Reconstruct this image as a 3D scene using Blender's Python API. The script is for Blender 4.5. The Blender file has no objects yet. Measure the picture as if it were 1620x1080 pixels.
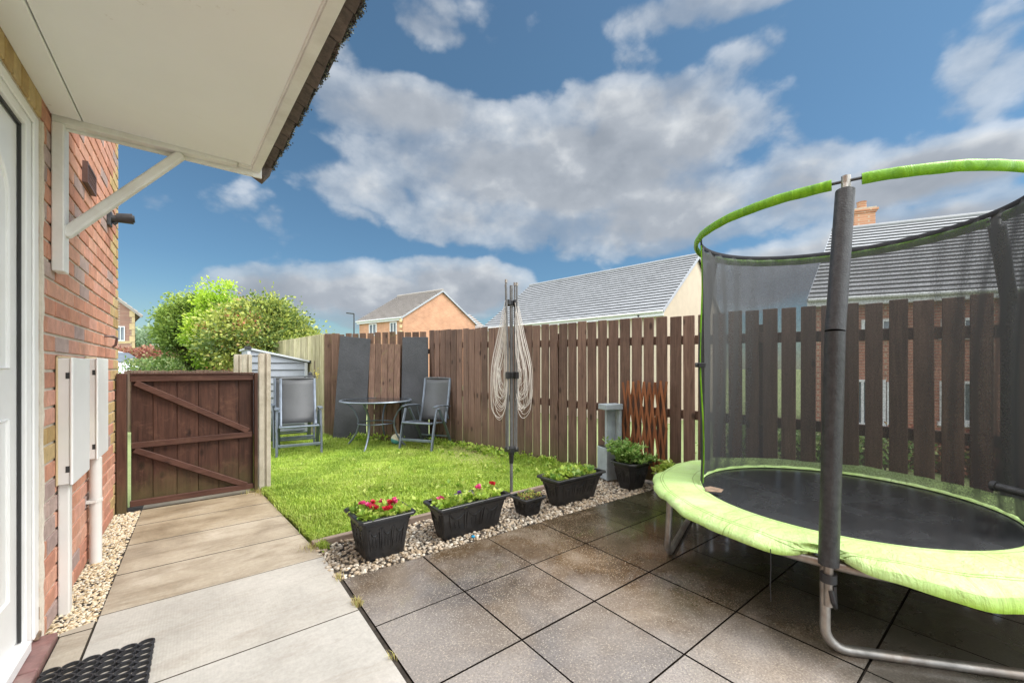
import bpy, math, random
import numpy as np
from mathutils import Vector, Matrix
R_ = math.radians
random.seed(7); rng = np.random.default_rng(11)
scn = bpy.context.scene

# ------------------------------------------------------------ camera
H = 1.2; F_PX = 638.0; HOR = 582.0
YAW = math.atan(495/638.)
RV = (math.cos(YAW), -math.sin(YAW)); FV = (math.sin(YAW), math.cos(YAW))
cam = bpy.data.objects.new('camera', bpy.data.cameras.new('camera'))
scn.collection.objects.link(cam); scn.camera = cam
cam.data.sensor_width = 36; cam.data.lens = F_PX/1620*36
cam.data.shift_y = (HOR-540)/1620
cam.data.clip_start = .05; cam.data.clip_end = 3000
cam.location = (0, 0, H); cam.rotation_euler = (R_(90), 0, -YAW)
scn.render.resolution_x = 1024; scn.render.resolution_y = 682

def at(px, py, Z):            # a measured point of the photograph at a known depth, as world metres
    X = (px-810)/F_PX*Z
    return Vector((RV[0]*X+FV[0]*Z, RV[1]*X+FV[1]*Z, H-(py-HOR)*Z/F_PX))
def gp(px, py, z=0.):
    return at(px, py, F_PX*(H-z)/(py-HOR))

# ------------------------------------------------------------ light
SUN_EL, SUN_AZ = 54, 138       # azimuth clockwise from +Y
scn.view_settings.view_transform = 'Standard'; scn.view_settings.look = 'None'
scn.view_settings.gamma = 1; scn.view_settings.exposure = 1.35
w = bpy.data.worlds.new('World'); scn.world = w; w.use_nodes = True
sun = bpy.data.objects.new('sun', bpy.data.lights.new('sun', 'SUN')); scn.collection.objects.link(sun)
sun.data.energy = 1.5; sun.data.angle = R_(25); sun.data.color = (1, .96, .90)
sd = Vector((math.sin(R_(SUN_AZ))*math.cos(R_(SUN_EL)), math.cos(R_(SUN_AZ))*math.cos(R_(SUN_EL)), math.sin(R_(SUN_EL))))
sun.rotation_euler = sd.to_track_quat('Z', 'Y').to_euler()

class NT:                      # small node-tree helper
    def __init__(s, nt): s.nt = nt
    def n(s, t, **kw):
        x = s.nt.nodes.new(t)
        for k, v in kw.items():
            if k.startswith('i_'): x.inputs[k[2:]].default_value = v
            else: setattr(x, k, v)
        return x
    def l(s, a, b): s.nt.links.new(a, b)
    def m(s, op, a, b=None, c=None, clamp=False):
        x = s.n('ShaderNodeMath', operation=op); x.use_clamp = clamp
        for i, q in enumerate((a, b, c)):
            if q is None: continue
            if isinstance(q, (int, float)): x.inputs[i].default_value = q
            else: s.l(q, x.inputs[i])
        return x.outputs[0]
    def mix(s, f, a, b, mode='MIX'):
        x = s.n('ShaderNodeMix', data_type='RGBA', blend_type=mode)
        for k, q in ((0, f), (6, a), (7, b)):
            if isinstance(q, (int, float)): x.inputs[k].default_value = q
            elif isinstance(q, tuple): x.inputs[k].default_value = (*q[:3], 1)
            else: s.l(q, x.inputs[k])
        return x.outputs[2]
    def ramp(s, f, pts, interp='LINEAR'):
        x = s.n('ShaderNodeValToRGB'); cr = x.color_ramp; cr.interpolation = interp
        while len(cr.elements) < len(pts): cr.elements.new(.5)
        for e, (p, c) in zip(cr.elements, pts):
            e.position = p; e.color = (*c, 1) if isinstance(c, tuple) else (c, c, c, 1)
        s.l(f, x.inputs[0]); return x.outputs[0]
    def noise(s, vec, scale, detail=5, rough=.55, dist=0.):
        x = s.n('ShaderNodeTexNoise'); x.inputs['Scale'].default_value = scale
        x.inputs['Detail'].default_value = detail; x.inputs['Roughness'].default_value = rough
        x.inputs['Distortion'].default_value = dist
        if vec is not None: s.l(vec, x.inputs['Vector'])
        return x.outputs['Fac']

def make_sky():
    t = NT(w.node_tree); w.node_tree.nodes.clear()
    tc = t.n('ShaderNodeTexCoord').outputs['Generated']
    sky = t.n('ShaderNodeTexSky', sky_type='NISHITA', sun_disc=False)
    sky.sun_elevation = R_(SUN_EL); sky.sun_rotation = R_(SUN_AZ)
    sky.air_density = 1.0; sky.dust_density = .3; sky.ozone_density = 2.5
    sep = t.n('ShaderNodeSeparateXYZ'); t.l(tc, sep.inputs[0]); z = sep.outputs[2]
    # deeper blue than the clear-air model gives towards the horizon
    skyc = t.mix(1.0, sky.outputs[0], t.ramp(z, [(0.0, (.46, .62, .74)), (.22, (.40, .60, .78)), (.6, (.50, .72, .86)), (1, (.6, .75, .9))]), 'MULTIPLY')
    # cloud banks, each given by its direction (heading and height) and size
    banks = [(650, 180, 190, 46, 1.0), (860, 268, 330, 84, 1.15), (960, 185, 190, 50, .8), (1230, 440, 190, 60, 1.25), (1110, 215, 130, 50, .7), (640, 300, 150, 40, .7), (780, 350, 230, 50, .8), (1100, 330, 300, 70, .9),
             (1250, 290, 130, 60, .9), (1450, 280, 240, 50, 1.0), (1560, 100, 110, 90, .5), (1480, 400, 420, 90, 1.1), (1000, 360, 200, 50, .7),
             (460, 465, 150, 45, 1.0), (720, 455, 130, 55, 1.15), (620, 470, 200, 60, 1.0), (560, 440, 90, 25, .6), (700, 30, 100, 38, .5), (1150, -10, 230, 34, .7),
             (1170, 85, 70, 25, .3), (560, 70, 70, 60, .35), (230, 300, 60, 40, .3), (1240, 215, 60, 60, .4), (1020, 90, 70, 25, .3)]
    field = None; vsel = None
    for px, py, a, b, k in banks:
        d = (at(px, py, 1)-Vector((0, 0, H))); L = d.length; d.normalize()
        hz = Vector((d.y, -d.x, 0)).normalized()
        aa = a/F_PX*(RV[0]*hz.x+RV[1]*hz.y)/L; bb = b/F_PX/L
        dt = t.n('ShaderNodeVectorMath', operation='DOT_PRODUCT'); t.l(tc, dt.inputs[0]); dt.inputs[1].default_value = hz
        df = t.n('ShaderNodeVectorMath', operation='DOT_PRODUCT'); t.l(tc, df.inputs[0]); df.inputs[1].default_value = d
        u = t.m('DIVIDE', dt.outputs['Value'], aa); v = t.m('DIVIDE', t.m('SUBTRACT', z, d.z), bb)
        r2 = t.m('ADD', t.m('MULTIPLY', u, u), t.m('MULTIPLY', v, v))
        q = t.m('MULTIPLY', t.m('SUBTRACT', 1.0, t.m('MULTIPLY', r2, .8)), k)
        q = t.m('MULTIPLY', q, t.m('GREATER_THAN', df.outputs['Value'], 0))
        q = t.m('MAXIMUM', q, -.6)
        vc = t.m('MAXIMUM', t.m('MINIMUM', v, 1.2), -1.2)
        wq = t.m('POWER', t.m('MAXIMUM', t.m('ADD', q, .3), 0.), 4.)
        if field is None: field, vsel, wsum = q, t.m('MULTIPLY', vc, wq), t.m('ADD', wq, .001)
        else:
            vsel = t.m('MULTIPLY_ADD', vc, wq, vsel); wsum = t.m('ADD', wsum, wq)
            sm = t.n('ShaderNodeMath', operation='SMOOTH_MAX'); t.l(field, sm.inputs[0]); t.l(q, sm.inputs[1]); sm.inputs[2].default_value = .25; field = sm.outputs[0]
    vsel = t.m('DIVIDE', vsel, wsum)
    back = t.m('GREATER_THAN', t.m('ADD', t.m('MULTIPLY', sep.outputs[0], FV[0]), t.m('MULTIPLY', sep.outputs[1], FV[1])), .15)
    # bright overcast added outside the view as soft fill light
    fr = t.m('ADD', t.m('MULTIPLY', sep.outputs[0], FV[0]), t.m('MULTIPLY', sep.outputs[1], FV[1]))
    rt = t.m('ADD', t.m('MULTIPLY', sep.outputs[0], RV[0]), t.m('MULTIPLY', sep.outputs[1], RV[1]))
    side = t.m('SUBTRACT', t.m('ABSOLUTE', rt), t.m('MULTIPLY', fr, 1.34))
    over = t.ramp(t.m('MAXIMUM', side, t.m('SUBTRACT', z, t.m('MULTIPLY', fr, .98))), [(.0, 0.), (.4, 1.)])
    field = t.m('MAXIMUM', field, t.m('MULTIPLY', over, .9))
    def fbm(vec):
        mp = t.n('ShaderNodeMapping'); mp.inputs['Scale'].default_value = (1, 1, 1.45); t.l(vec, mp.inputs[0])
        a = t.noise(mp.outputs[0], 4.6, 6, .55, .1); v = []
        wob = t.n('ShaderNodeVectorMath', operation='ADD'); nn = t.n('ShaderNodeTexNoise'); nn.inputs['Scale'].default_value = 9; nn.inputs['Detail'].default_value = 5; t.l(mp.outputs[0], nn.inputs['Vector'])
        sc_ = t.n('ShaderNodeVectorMath', operation='SCALE'); t.l(nn.outputs['Color'], sc_.inputs[0]); sc_.inputs['Scale'].default_value = .16; t.l(mp.outputs[0], wob.inputs[0]); t.l(sc_.outputs[0], wob.inputs[1])
        for q in (7., 17.):
            vo = t.n('ShaderNodeTexVoronoi', feature='F1'); vo.inputs['Scale'].default_value = q; t.l(wob.outputs[0], vo.inputs['Vector']); v.append(t.m('SUBTRACT', .95, vo.outputs['Distance']))
        return t.m('ADD', t.m('MULTIPLY', a, .74), t.m('ADD', t.m('MULTIPLY', v[0], .17), t.m('MULTIPLY', v[1], .09)))
    n0 = fbm(tc)
    up = t.n('ShaderNodeVectorMath', operation='ADD'); t.l(tc, up.inputs[0]); up.inputs[1].default_value = (.03, -.02, .075)
    n1 = fbm(up.outputs[0])
    dens = t.m('ADD', t.m('MULTIPLY', t.m('SUBTRACT', n0, .5), 2.5), t.m('MULTIPLY', t.m('SUBTRACT', field, .20), 1.25))
    mask = t.ramp(dens, [(-.0, 0.), (.35, .55), (.85, 1.)], 'EASE')
    lit = t.m('ADD', t.m('ADD', .60, t.m('MULTIPLY', vsel, .20)), t.m('MULTIPLY', t.m('SUBTRACT', n0, n1), 2.0), None, True)
    thick = t.ramp(dens, [(.45, 0.), (1.3, 1.)])
    lit = t.m('SUBTRACT', lit, t.m('MULTIPLY', thick, .38), None, True)
    cc = t.ramp(lit, [(0, (1.9, 2.15, 2.5)), (.4, (2.6, 2.85, 3.2)), (.70, (4.1, 4.3, 4.5)), (1, (5.6, 5.7, 5.8))])
    # veil towards the horizon
    low = t.ramp(z, [(-.02, .55), (.16, .0)])
    skyc = t.mix(t.m('MULTIPLY', low, .5), skyc, (2.2, 2.7, 3.2))
    skyc = t.mix(1.0, skyc, (.86, .75, .60), 'MULTIPLY'); cc = t.mix(1.0, cc, t.mix(over, (.74, .74, .74), (4.3, 4.15, 3.95)), 'MULTIPLY')
    col = t.mix(mask, skyc, cc)
    bg = t.n('ShaderNodeBackground'); t.l(col, bg.inputs[0]); bg.inputs[1].default_value = .09
    out = t.n('ShaderNodeOutputWorld'); t.l(bg.outputs[0], out.inputs[0])
make_sky()

# ------------------------------------------------------------ materials
def mat(name, build):
    m = bpy.data.materials.new(name); m.use_nodes = True; m.node_tree.nodes.clear()
    t = NT(m.node_tree); p = t.n('ShaderNodeBsdfPrincipled'); o = t.n('ShaderNodeOutputMaterial')
    t.l(p.outputs[0], o.inputs[0])
    t.co = t.n('ShaderNodeTexCoord').outputs['Object']
    t.geo = t.n('ShaderNodeNewGeometry').outputs['Position']
    g_ = t.n('ShaderNodeNewGeometry'); sz_ = t.n('ShaderNodeSeparateXYZ'); t.l(g_.outputs['True Normal'], sz_.inputs[0]); t.upz = sz_.outputs[2]
    a = t.n('ShaderNodeAttribute', attribute_name='rnd'); t.rnd = a.outputs['Fac']
    build(t, p); return m
def setc(t, p, c):
    if isinstance(c, tuple): p.inputs['Base Color'].default_value = (*c[:3], 1)
    else: t.l(c, p.inputs['Base Color'])
def setr(t, p, r):
    if isinstance(r, (int, float)): p.inputs['Roughness'].default_value = r
    else: t.l(r, p.inputs['Roughness'])
def bump(t, p, h, s=.3, d=.01):
    b = t.n('ShaderNodeBump'); b.inputs['Strength'].default_value = s; b.inputs['Distance'].default_value = d
    t.l(h, b.inputs['Height']); t.l(b.outputs[0], p.inputs['Normal'])
def stretch(t, v, s):
    m = t.n('ShaderNodeMapping'); m.inputs['Scale'].default_value = s; t.l(v, m.inputs[0]); return m.outputs[0]

def plain(name, c, rough=.5, var=.12, sc=8, bs=.1, metal=0., spec=.5, dirt=None):
    def b(t, p):
        n = t.noise(t.geo, sc, 6, .6)
        f = t.m('ADD', 1-var, t.m('MULTIPLY', n, 2*var))
        x = t.mix(1.0, c, t.m('MULTIPLY', f, 1.0), 'MULTIPLY') if False else None
        lo = tuple(v*(1-var*1.6) for v in c); hi = tuple(min(1, v*(1+var*1.6)) for v in c)
        col = t.ramp(n, [(.3, lo), (.7, hi)])
        if dirt:
            dn = t.noise(t.geo, sc*.35, 7, .65, .6)
            col = t.mix(t.m('MULTIPLY', t.ramp(dn, [(.48, 0.), (.72, 1.)]), dirt[1]), col, dirt[0])
        setc(t, p, col); setr(t, p, rough); p.inputs['Metallic'].default_value = metal
        p.inputs['Specular IOR Level'].default_value = spec
        if bs: bump(t, p, t.noise(t.geo, sc*6, 4), bs, .004)
    return mat(name, b)

def wood(name, c1, c2, rough=.7, wear=None, axis=2, knots=True):
    def b(t, p):
        s = [26, 26, 26]; s[axis] = 1.6
        off = t.n('ShaderNodeCombineXYZ'); t.l(t.m('MULTIPLY', t.rnd, 13.7), off.inputs[0]); t.l(t.m('MULTIPLY', t.rnd, 7.1), off.inputs[2])
        ad = t.n('ShaderNodeVectorMath', operation='ADD'); t.l(t.geo, ad.inputs[0]); t.l(off.outputs[0], ad.inputs[1])
        v = stretch(t, ad.outputs[0], tuple(s)); n = t.noise(v, 1.6, 7, .62, .7)
        big = t.noise(ad.outputs[0], 2.6, 4, .6)
        col = t.ramp(n, [(.3, c1), (.7, c2)])
        col = t.mix(1.0, col, t.ramp(t.m('ADD', t.m('MULTIPLY', big, .6), t.m('MULTIPLY', t.rnd, .4)), [(.2, .62), (.8, 1.35)]), 'MULTIPLY')
        if knots:
            vo = t.n('ShaderNodeTexVoronoi'); vo.inputs['Scale'].default_value = 1.0
            s2 = [7., 7., 7.]; s2[axis] = 3.2; t.l(stretch(t, ad.outputs[0], tuple(s2)), vo.inputs['Vector'])
            col = t.mix(t.ramp(vo.outputs['Distance'], [(.07, .85), (.16, 0.)]), col, tuple(v*.35 for v in c1))
        if wear:
            wn = t.noise(ad.outputs[0], 6.5, 7, .7, .8)
            col = t.mix(t.m('MULTIPLY', t.ramp(wn, [(.54, 0.), (.68, 1.)]), wear[1]), col, wear[0])
        if knots and axis == 2:
            zz = t.n('ShaderNodeSeparateXYZ'); t.l(t.geo, zz.inputs[0]); mz = t.m('ADD', zz.outputs[2], t.m('MULTIPLY', t.noise(ad.outputs[0], 5, 6, .7), .55))
            col = t.mix(t.ramp(mz, [(.18, .7), (.62, 0.)]), col, (.10, .095, .035))
        p.inputs['Specular IOR Level'].default_value = .25
        setc(t, p, col); setr(t, p, t.ramp(n, [(.3, rough-.12), (.8, min(1, rough+.15))]))
        bump(t, p, n, .35, .004)
    return mat(name, b)

M = {}
M['white'] = plain('white_upvc', (.88, .87, .85), .35, .03, 3, .03, dirt=((.55, .5, .42), .25))
M['white_wood'] = plain('cream_painted_timber', (.78, .76, .73), .55, .06, 6, .15, dirt=((.42, .34, .24), .35))
def _soffit(t, p):
    n = t.noise(t.geo, 1.3, 5, .6, .4); d = t.noise(t.geo, 7, 8, .7)
    c = t.ramp(n, [(.3, (.85, .84, .83)), (.7, (.90, .89, .88))])
    c = t.mix(t.m('MULTIPLY', t.ramp(d, [(.66, 0.), (.72, 1.)]), .35), c, (.34, .28, .2))
    setc(t, p, c); setr(t, p, .7); bump(t, p, t.noise(t.geo, 3, 6), .08, .02)
M['soffit'] = mat('soffit_board', _soffit)
M['meter'] = plain('meter_box_plastic', (.74, .72, .69), .45, .05, 2.5, .05, dirt=((.55, .49, .41), .28))
M['pipe'] = plain('white_pipe_plastic', (.72, .70, .66), .4, .04, 3, .02, dirt=((.5, .42, .33), .4))
M['black_plastic'] = plain('black_plastic', (.022, .022, .024), .38, .2, 20, .15)
M['rubber'] = plain('black_rubber', (.020, .021, .024), .42, .25, 30, .3)
M['brown_plastic'] = plain('brown_vent_plastic', (.10, .055, .045), .5, .15, 20, .1)
M['gasket'] = plain('black_gasket', (.03, .03, .03), .6)
M['dark_metal'] = plain('dark_metal', (.05, .052, .055), .45, .2, 20, .1, .4)
M['alu'] = plain('grey_aluminium', (.20, .21, .225), .42, .15, 25, .05, .55)
M['chair_frame'] = plain('grey_chair_frame', (.17, .20, .24), .4, .12, 12, .05, .5)
M['steel'] = plain('galvanised_steel', (.34, .32, .29), .38, .22, 14, .12, .7, dirt=((.20, .12, .07), .5))
M['airer_metal'] = plain('grey_airer_pole', (.17, .17, .17), .5, .15, 14, .05, .4)
M['cord'] = plain('cream_cord', (.66, .62, .57), .7, .08, 20, 0)
M['pot'] = plain('black_pot_plastic', (.014, .014, .015), .36, .35, 12, .25, dirt=((.05, .045, .04), .3))
M['soil'] = plain('potting_soil', (.035, .024, .017), .95, .5, 60, 1.)
M['grey_stone'] = plain('grey_planter', (.30, .345, .37), .55, .12, 9, .15, dirt=((.12, .12, .1), .4))
M['water'] = plain('dark_basin_fill', (.02, .02, .02), .3)
def _conc(t, p):
    n = t.noise(t.geo, 9, 8, .7); v = t.noise(stretch(t, t.geo, (12, 12, 1.5)), 1, 5)
    c = t.ramp(n, [(.3, (.33, .29, .22)), (.7, (.54, .49, .40))]); c = t.mix(t.m('MULTIPLY', t.ramp(v, [(.5, 0.), (.75, 1.)]), .5), c, (.25, .22, .15))
    setc(t, p, c); setr(t, p, .9); bump(t, p, t.noise(t.geo, 90, 5, .7), .5, .004)
M['concrete'] = mat('weathered_concrete', _conc)
M['fence'] = wood('brown_fence_stain', (.088, .050, .037), (.190, .118, .088), .72, ((.16, .10, .07), .35))
M['fence_far'] = wood('mossy_fence_stain', (.092, .052, .036), (.20, .125, .09), .75, ((.17, .14, .06), .5))
M['gate'] = wood('gate_brown_stain', (.036, .015, .010), (.092, .042, .028), .62, ((.15, .075, .05), .45))
M['gate_rail'] = wood('gate_rail_stain', (.052, .022, .015), (.105, .050, .036), .6, ((.14, .08, .05), .35), axis=0)
M['fence_green'] = wood('greenish_bare_timber', (.26, .23, .12), (.50, .46, .29), .85, ((.26, .28, .09), .6), knots=False)
M['trellis'] = wood('red_brown_trellis', (.15, .05, .02), (.32, .125, .055), .7, ((.25, .13, .08), .3), knots=False)
M['kerb'] = wood('grey_timber_edging', (.15, .11, .085), (.27, .21, .17), .8, axis=0)
def _felt(t, p):
    n = t.noise(t.geo, 120, 4, .7); b2 = t.noise(t.geo, 3, 5)
    setc(t, p, t.mix(.5, t.ramp(n, [(.3, (.035, .037, .042)), (.7, (.085, .088, .095))]), t.ramp(b2, [(.3, (.035, .037, .04)), (.7, (.08, .082, .088))]))); setr(t, p, .85)
    bump(t, p, t.m('ADD', t.m('MULTIPLY', n, .3), t.noise(t.geo, 9, 6, .65, 1.)), .6, .02)
M['felt'] = mat('charcoal_felt_board', _felt)
def _sling(t, p):
    wv = t.noise(stretch(t, t.co, (500, 500, 500)), 1, 2); n = t.noise(t.geo, 5, 5)
    setc(t, p, t.mix(.5, t.ramp(wv, [(.35, (.055, .058, .062)), (.65, (.13, .135, .14))]), t.ramp(n, [(.3, (.075, .078, .083)), (.7, (.11, .115, .12))])))
    setr(t, p, .6); bump(t, p, wv, .3, .002)
M['sling'] = mat('grey_mesh_sling', _sling)
def _glass(t, p):
    setc(t, p, (.05, .055, .06)); setr(t, p, .08); p.inputs['Transmission Weight'].default_value = .55; p.inputs['Alpha'].default_value = .8
M['table_glass'] = mat('smoked_table_glass', _glass)
def _wg(t, p):
    setc(t, p, t.ramp(t.noise(t.geo, .8, 3), [(.3, (.06, .08, .10)), (.7, (.16, .19, .22))])); setr(t, p, .06); p.inputs['Specular IOR Level'].default_value = .9
M['window_glass'] = mat('window_glass', _wg)

def _brick(t, p):
    ob = t.m('LESS_THAN', t.rnd, 1.0)
    c = t.ramp(t.rnd, [(0, (.54, .255, .165)), (.35, (.58, .30, .205)), (.62, (.48, .215, .14)), (.80, (.57, .29, .21)), (.91, (.38, .27, .24)), (.96, (.44, .32, .28))], 'CONSTANT')
    cy = t.ramp(t.m('SUBTRACT', t.rnd, 1.0), [(0, (.46, .31, .13)), (.5, (.54, .39, .19)), (1, (.38, .24, .09))])
    c = t.mix(ob, cy, c)
    n = t.noise(t.geo, 14, 8, .7, .5)
    c = t.mix(1.0, c, t.ramp(n, [(.25, .72), (.75, 1.28)]), 'MULTIPLY')
    sp = t.noise(t.geo, 70, 4, .6); c = t.mix(t.ramp(sp, [(.66, 0.), (.72, .7)]), c, (.12, .05, .035))
    ef = t.noise(t.geo, 4.3, 7, .7); c = t.mix(t.m('MULTIPLY', t.ramp(ef, [(.55, 0.), (.75, 1.)]), .22), c, (.6, .5, .42))
    setc(t, p, c); setr(t, p, .85); bump(t, p, t.m('ADD', t.noise(t.geo, 60, 6, .7), t.noise(t.geo, 260, 3)), .5, .004)
M['brick'] = mat('orange_brick', _brick)
def _mort(t, p):
    n = t.noise(t.geo, 60, 6, .7); b2 = t.noise(t.geo, 3, 5)
    setc(t, p, t.mix(.5, t.ramp(n, [(.3, (.50, .43, .34)), (.7, (.70, .63, .53))]), t.ramp(b2, [(.3, (.50, .42, .31)), (.7, (.72, .66, .57))]))); setr(t, p, .95); bump(t, p, n, .8, .004)
M['mortar'] = mat('sandy_mortar', _mort)
def texbrick(name, c1, c2, mo, axis='x', sc=1.0):
    def b(t, p):
        s = t.n('ShaderNodeSeparateXYZ'); t.l(t.co, s.inputs[0])
        c = t.n('ShaderNodeCombineXYZ'); t.l(t.m('ADD', s.outputs[0], s.outputs[1]), c.inputs[0]); t.l(s.outputs[2], c.inputs[1])
        br = t.n('ShaderNodeTexBrick'); t.l(c.outputs[0], br.inputs['Vector']); br.inputs['Scale'].default_value = sc
        br.inputs['Color1'].default_value = (*c1, 1); br.inputs['Color2'].default_value = (*c2, 1); br.inputs['Mortar'].default_value = (*mo, 1)
        br.inputs['Brick Width'].default_value = .25; br.inputs['Row Height'].default_value = .085; br.inputs['Mortar Size'].default_value = .011
        n = t.noise(t.geo, 1.2, 5); col = t.mix(1.0, br.outputs[0], t.ramp(n, [(.3, .85), (.7, 1.15)]), 'MULTIPLY')
        setc(t, p, col); setr(t, p, .9)
    return mat(name, b)
M['brick_far'] = texbrick('far_orange_brick', (.50, .24, .135), (.42, .19, .105), (.46, .34, .24))
M['brick_red'] = texbrick('far_red_brick', (.29, .115, .075), (.36, .15, .10), (.36, .27, .2))
M['brick_plum'] = texbrick('far_plum_brick', (.25, .115, .09), (.33, .17, .13), (.36, .28, .22))
M['render_cream'] = plain('cream_render', (.50, .43, .33), .9, .05, 2, .1)
M['quoin'] = plain('buff_quoin', (.55, .42, .24), .9, .12, 2, .1)
M['fascia_white'] = plain('white_fascia', (.66, .67, .68), .5, .05, 1, 0)
M['barge_grey'] = plain('grey_barge', (.33, .35, .38), .5, .05, 1, 0)
def rooftile(name, c, edge):
    def b(t, p):
        n = t.noise(t.geo, 1.6, 7, .65, .4)
        col = t.mix(1.0, c, t.ramp(n, [(.3, .88), (.72, 1.12)]), 'MULTIPLY')
        col = t.mix(1.0, col, t.ramp(t.rnd, [(0, .93), (1, 1.06)]), 'MULTIPLY')
        col = t.mix(t.m('GREATER_THAN', t.rnd, 1.5), col, edge)  # butt edges: lip shadow put in as a darker colour
        setc(t, p, col); setr(t, p, .55); bump(t, p, t.noise(t.geo, 30, 4), .2, .01)
    return mat(name, b)
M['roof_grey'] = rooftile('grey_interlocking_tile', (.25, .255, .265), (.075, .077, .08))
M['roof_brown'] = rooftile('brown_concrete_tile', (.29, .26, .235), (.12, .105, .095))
def _mosstile(t, p):
    n = t.noise(t.geo, 22, 7, .7)
    c = t.ramp(n, [(.3, (.06, .048, .044)), (.6, (.15, .11, .095)), (.8, (.22, .19, .17))])
    setc(t, p, c); setr(t, p, .9); bump(t, p, n, .8, .01)
M['plain_tile'] = mat('weathered_clay_tile', _mosstile)
def _moss(t, p):
    setc(t, p, t.ramp(t.rnd, [(0, (.03, .03, .028)), (.5, (.08, .08, .07)), (.8, (.15, .145, .10)), (1, (.28, .27, .15))])); setr(t, p, 1.)
M['moss'] = mat('dry_moss', _moss)

def _path(t, p):
    n = t.noise(t.geo, 2.2, 8, .65, .5); g = t.noise(t.geo, 45, 6, .75)
    clean = t.ramp(n, [(.3, (.355, .335, .30)), (.7, (.455, .43, .39))]); wet = t.ramp(n, [(.3, (.20, .145, .085)), (.5, (.34, .265, .17)), (.7, (.46, .385, .28))])
    c = t.mix(t.rnd, clean, wet)
    st = t.noise(stretch(t, t.geo, (1.2, 4.5, 1)), 1.6, 8, .7, .7)
    c = t.mix(t.m('MULTIPLY', t.ramp(st, [(.50, 0.), (.66, 1.)]), t.m('ADD', .18, t.m('MULTIPLY', t.rnd, .5))), c, (.15, .105, .06))
    c = t.mix(1.0, c, t.ramp(g, [(.3, .86), (.7, 1.12)]), 'MULTIPLY')
    wv = t.n('ShaderNodeTexWave', wave_type='BANDS', bands_direction='X'); wv.inputs['Scale'].default_value = 28; wv.inputs['Distortion'].default_value = .3
    t.l(t.geo, wv.inputs['Vector'])
    setc(t, p, t.mix(t.m('GREATER_THAN', t.upz, .93), (.05, .04, .025), c)); setr(t, p, t.m('SUBTRACT', .68, t.m('MULTIPLY', t.rnd, .22)))
    bump(t, p, t.m('ADD', t.m('MULTIPLY', wv.outputs['Fac'], .25), g), .25, .003)
M['path'] = mat('path_concrete', _path)
def _patio(t, p):
    n = t.noise(t.geo, 1.9, 7, .62, .6); g = t.noise(t.geo, 110, 4, .7)
    vo = t.n('ShaderNodeTexVoronoi'); vo.inputs['Scale'].default_value = 150; t.l(t.geo, vo.inputs['Vector'])
    sepc = t.n('ShaderNodeSeparateColor'); t.l(vo.outputs['Color'], sepc.inputs[0])
    c = t.ramp(n, [(.34, (.050, .030, .014)), (.50, (.115, .076, .042)), (.68, (.23, .18, .13))])
    xx = t.n('ShaderNodeSeparateXYZ'); t.l(t.geo, xx.inputs[0])
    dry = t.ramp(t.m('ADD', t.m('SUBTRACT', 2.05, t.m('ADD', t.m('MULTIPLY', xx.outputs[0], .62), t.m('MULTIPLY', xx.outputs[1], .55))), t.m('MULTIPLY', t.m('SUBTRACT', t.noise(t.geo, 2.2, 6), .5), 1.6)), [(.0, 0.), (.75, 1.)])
    c = t.mix(t.m('MULTIPLY', dry, .72), c, (.33, .30, .275))  # drier grey near the camera, with sky sheen painted into it
    c = t.mix(1.0, c, t.ramp(t.rnd, [(0, .78), (1, 1.25)]), 'MULTIPLY')
    c = t.mix(1.0, c, t.ramp(g, [(.3, .65), (.7, 1.4)]), 'MULTIPLY')
    chip = t.m('MULTIPLY', t.m('GREATER_THAN', sepc.outputs[0], .74), t.ramp(vo.outputs['Distance'], [(.2, .75), (.5, 0.)]))
    c = t.mix(chip, c, (.50, .43, .34))
    x = t.n('ShaderNodeSeparateXYZ'); t.l(t.geo, x.inputs[0])
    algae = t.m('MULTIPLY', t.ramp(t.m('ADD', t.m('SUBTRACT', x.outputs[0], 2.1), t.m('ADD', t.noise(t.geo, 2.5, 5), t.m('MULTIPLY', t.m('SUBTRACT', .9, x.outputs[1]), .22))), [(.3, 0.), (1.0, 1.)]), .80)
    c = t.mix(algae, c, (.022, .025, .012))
    setc(t, p, t.mix(t.m('GREATER_THAN', t.upz, .93), (.012, .010, .008), c))
    wet2 = wet = t.noise(t.geo, 2.1, 6, .6, .5)
    setr(t, p, t.ramp(wet, [(.38, .09), (.62, .34)])); p.inputs['Specular IOR Level'].default_value = .62
    up = t.m('GREATER_THAN', t.upz, .93); t.l(t.m('MULTIPLY', up, t.ramp(wet2, [(.40, 1.), (.60, .25)])), p.inputs['Coat Weight']); p.inputs['Coat Roughness'].default_value = .10
    t.l(t.m('MULTIPLY', up, .6), p.inputs['Specular IOR Level'])
    bump(t, p, t.m('ADD', g, t.m('MULTIPLY', vo.outputs['Distance'], .5)), .22, .003)
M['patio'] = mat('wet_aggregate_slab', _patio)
M['sill_brick'] = plain('plum_quarry_tile', (.20, .105, .095), .45, .25, 14, .3, dirt=((.40, .32, .28), .4))
def stones(name, cols, rough=.75):
    def b(t, p):
        n = t.noise(t.geo, 90, 4, .6)
        c = t.ramp(t.rnd, cols); c = t.mix(1.0, c, t.ramp(n, [(.3, .75), (.7, 1.2)]), 'MULTIPLY'); setc(t, p, c); setr(t, p, rough)
    return mat(name, b)
M['stone_buff'] = stones('buff_pebble', [(0, (.34, .24, .13)), (.3, (.58, .45, .27)), (.6, (.68, .57, .40)), (.85, (.72, .66, .54)), (1, (.38, .32, .24))])
M['stone_grey'] = stones('river_pebble', [(0, (.17, .13, .09)), (.25, (.38, .29, .19)), (.5, (.46, .37, .27)), (.75, (.29, .25, .20)), (.92, (.54, .47, .37)), (1, (.68, .62, .52))], .55)
M['dirt'] = plain('dark_dirt', (.035, .027, .02), .95, .4, 14, .5)
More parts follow.
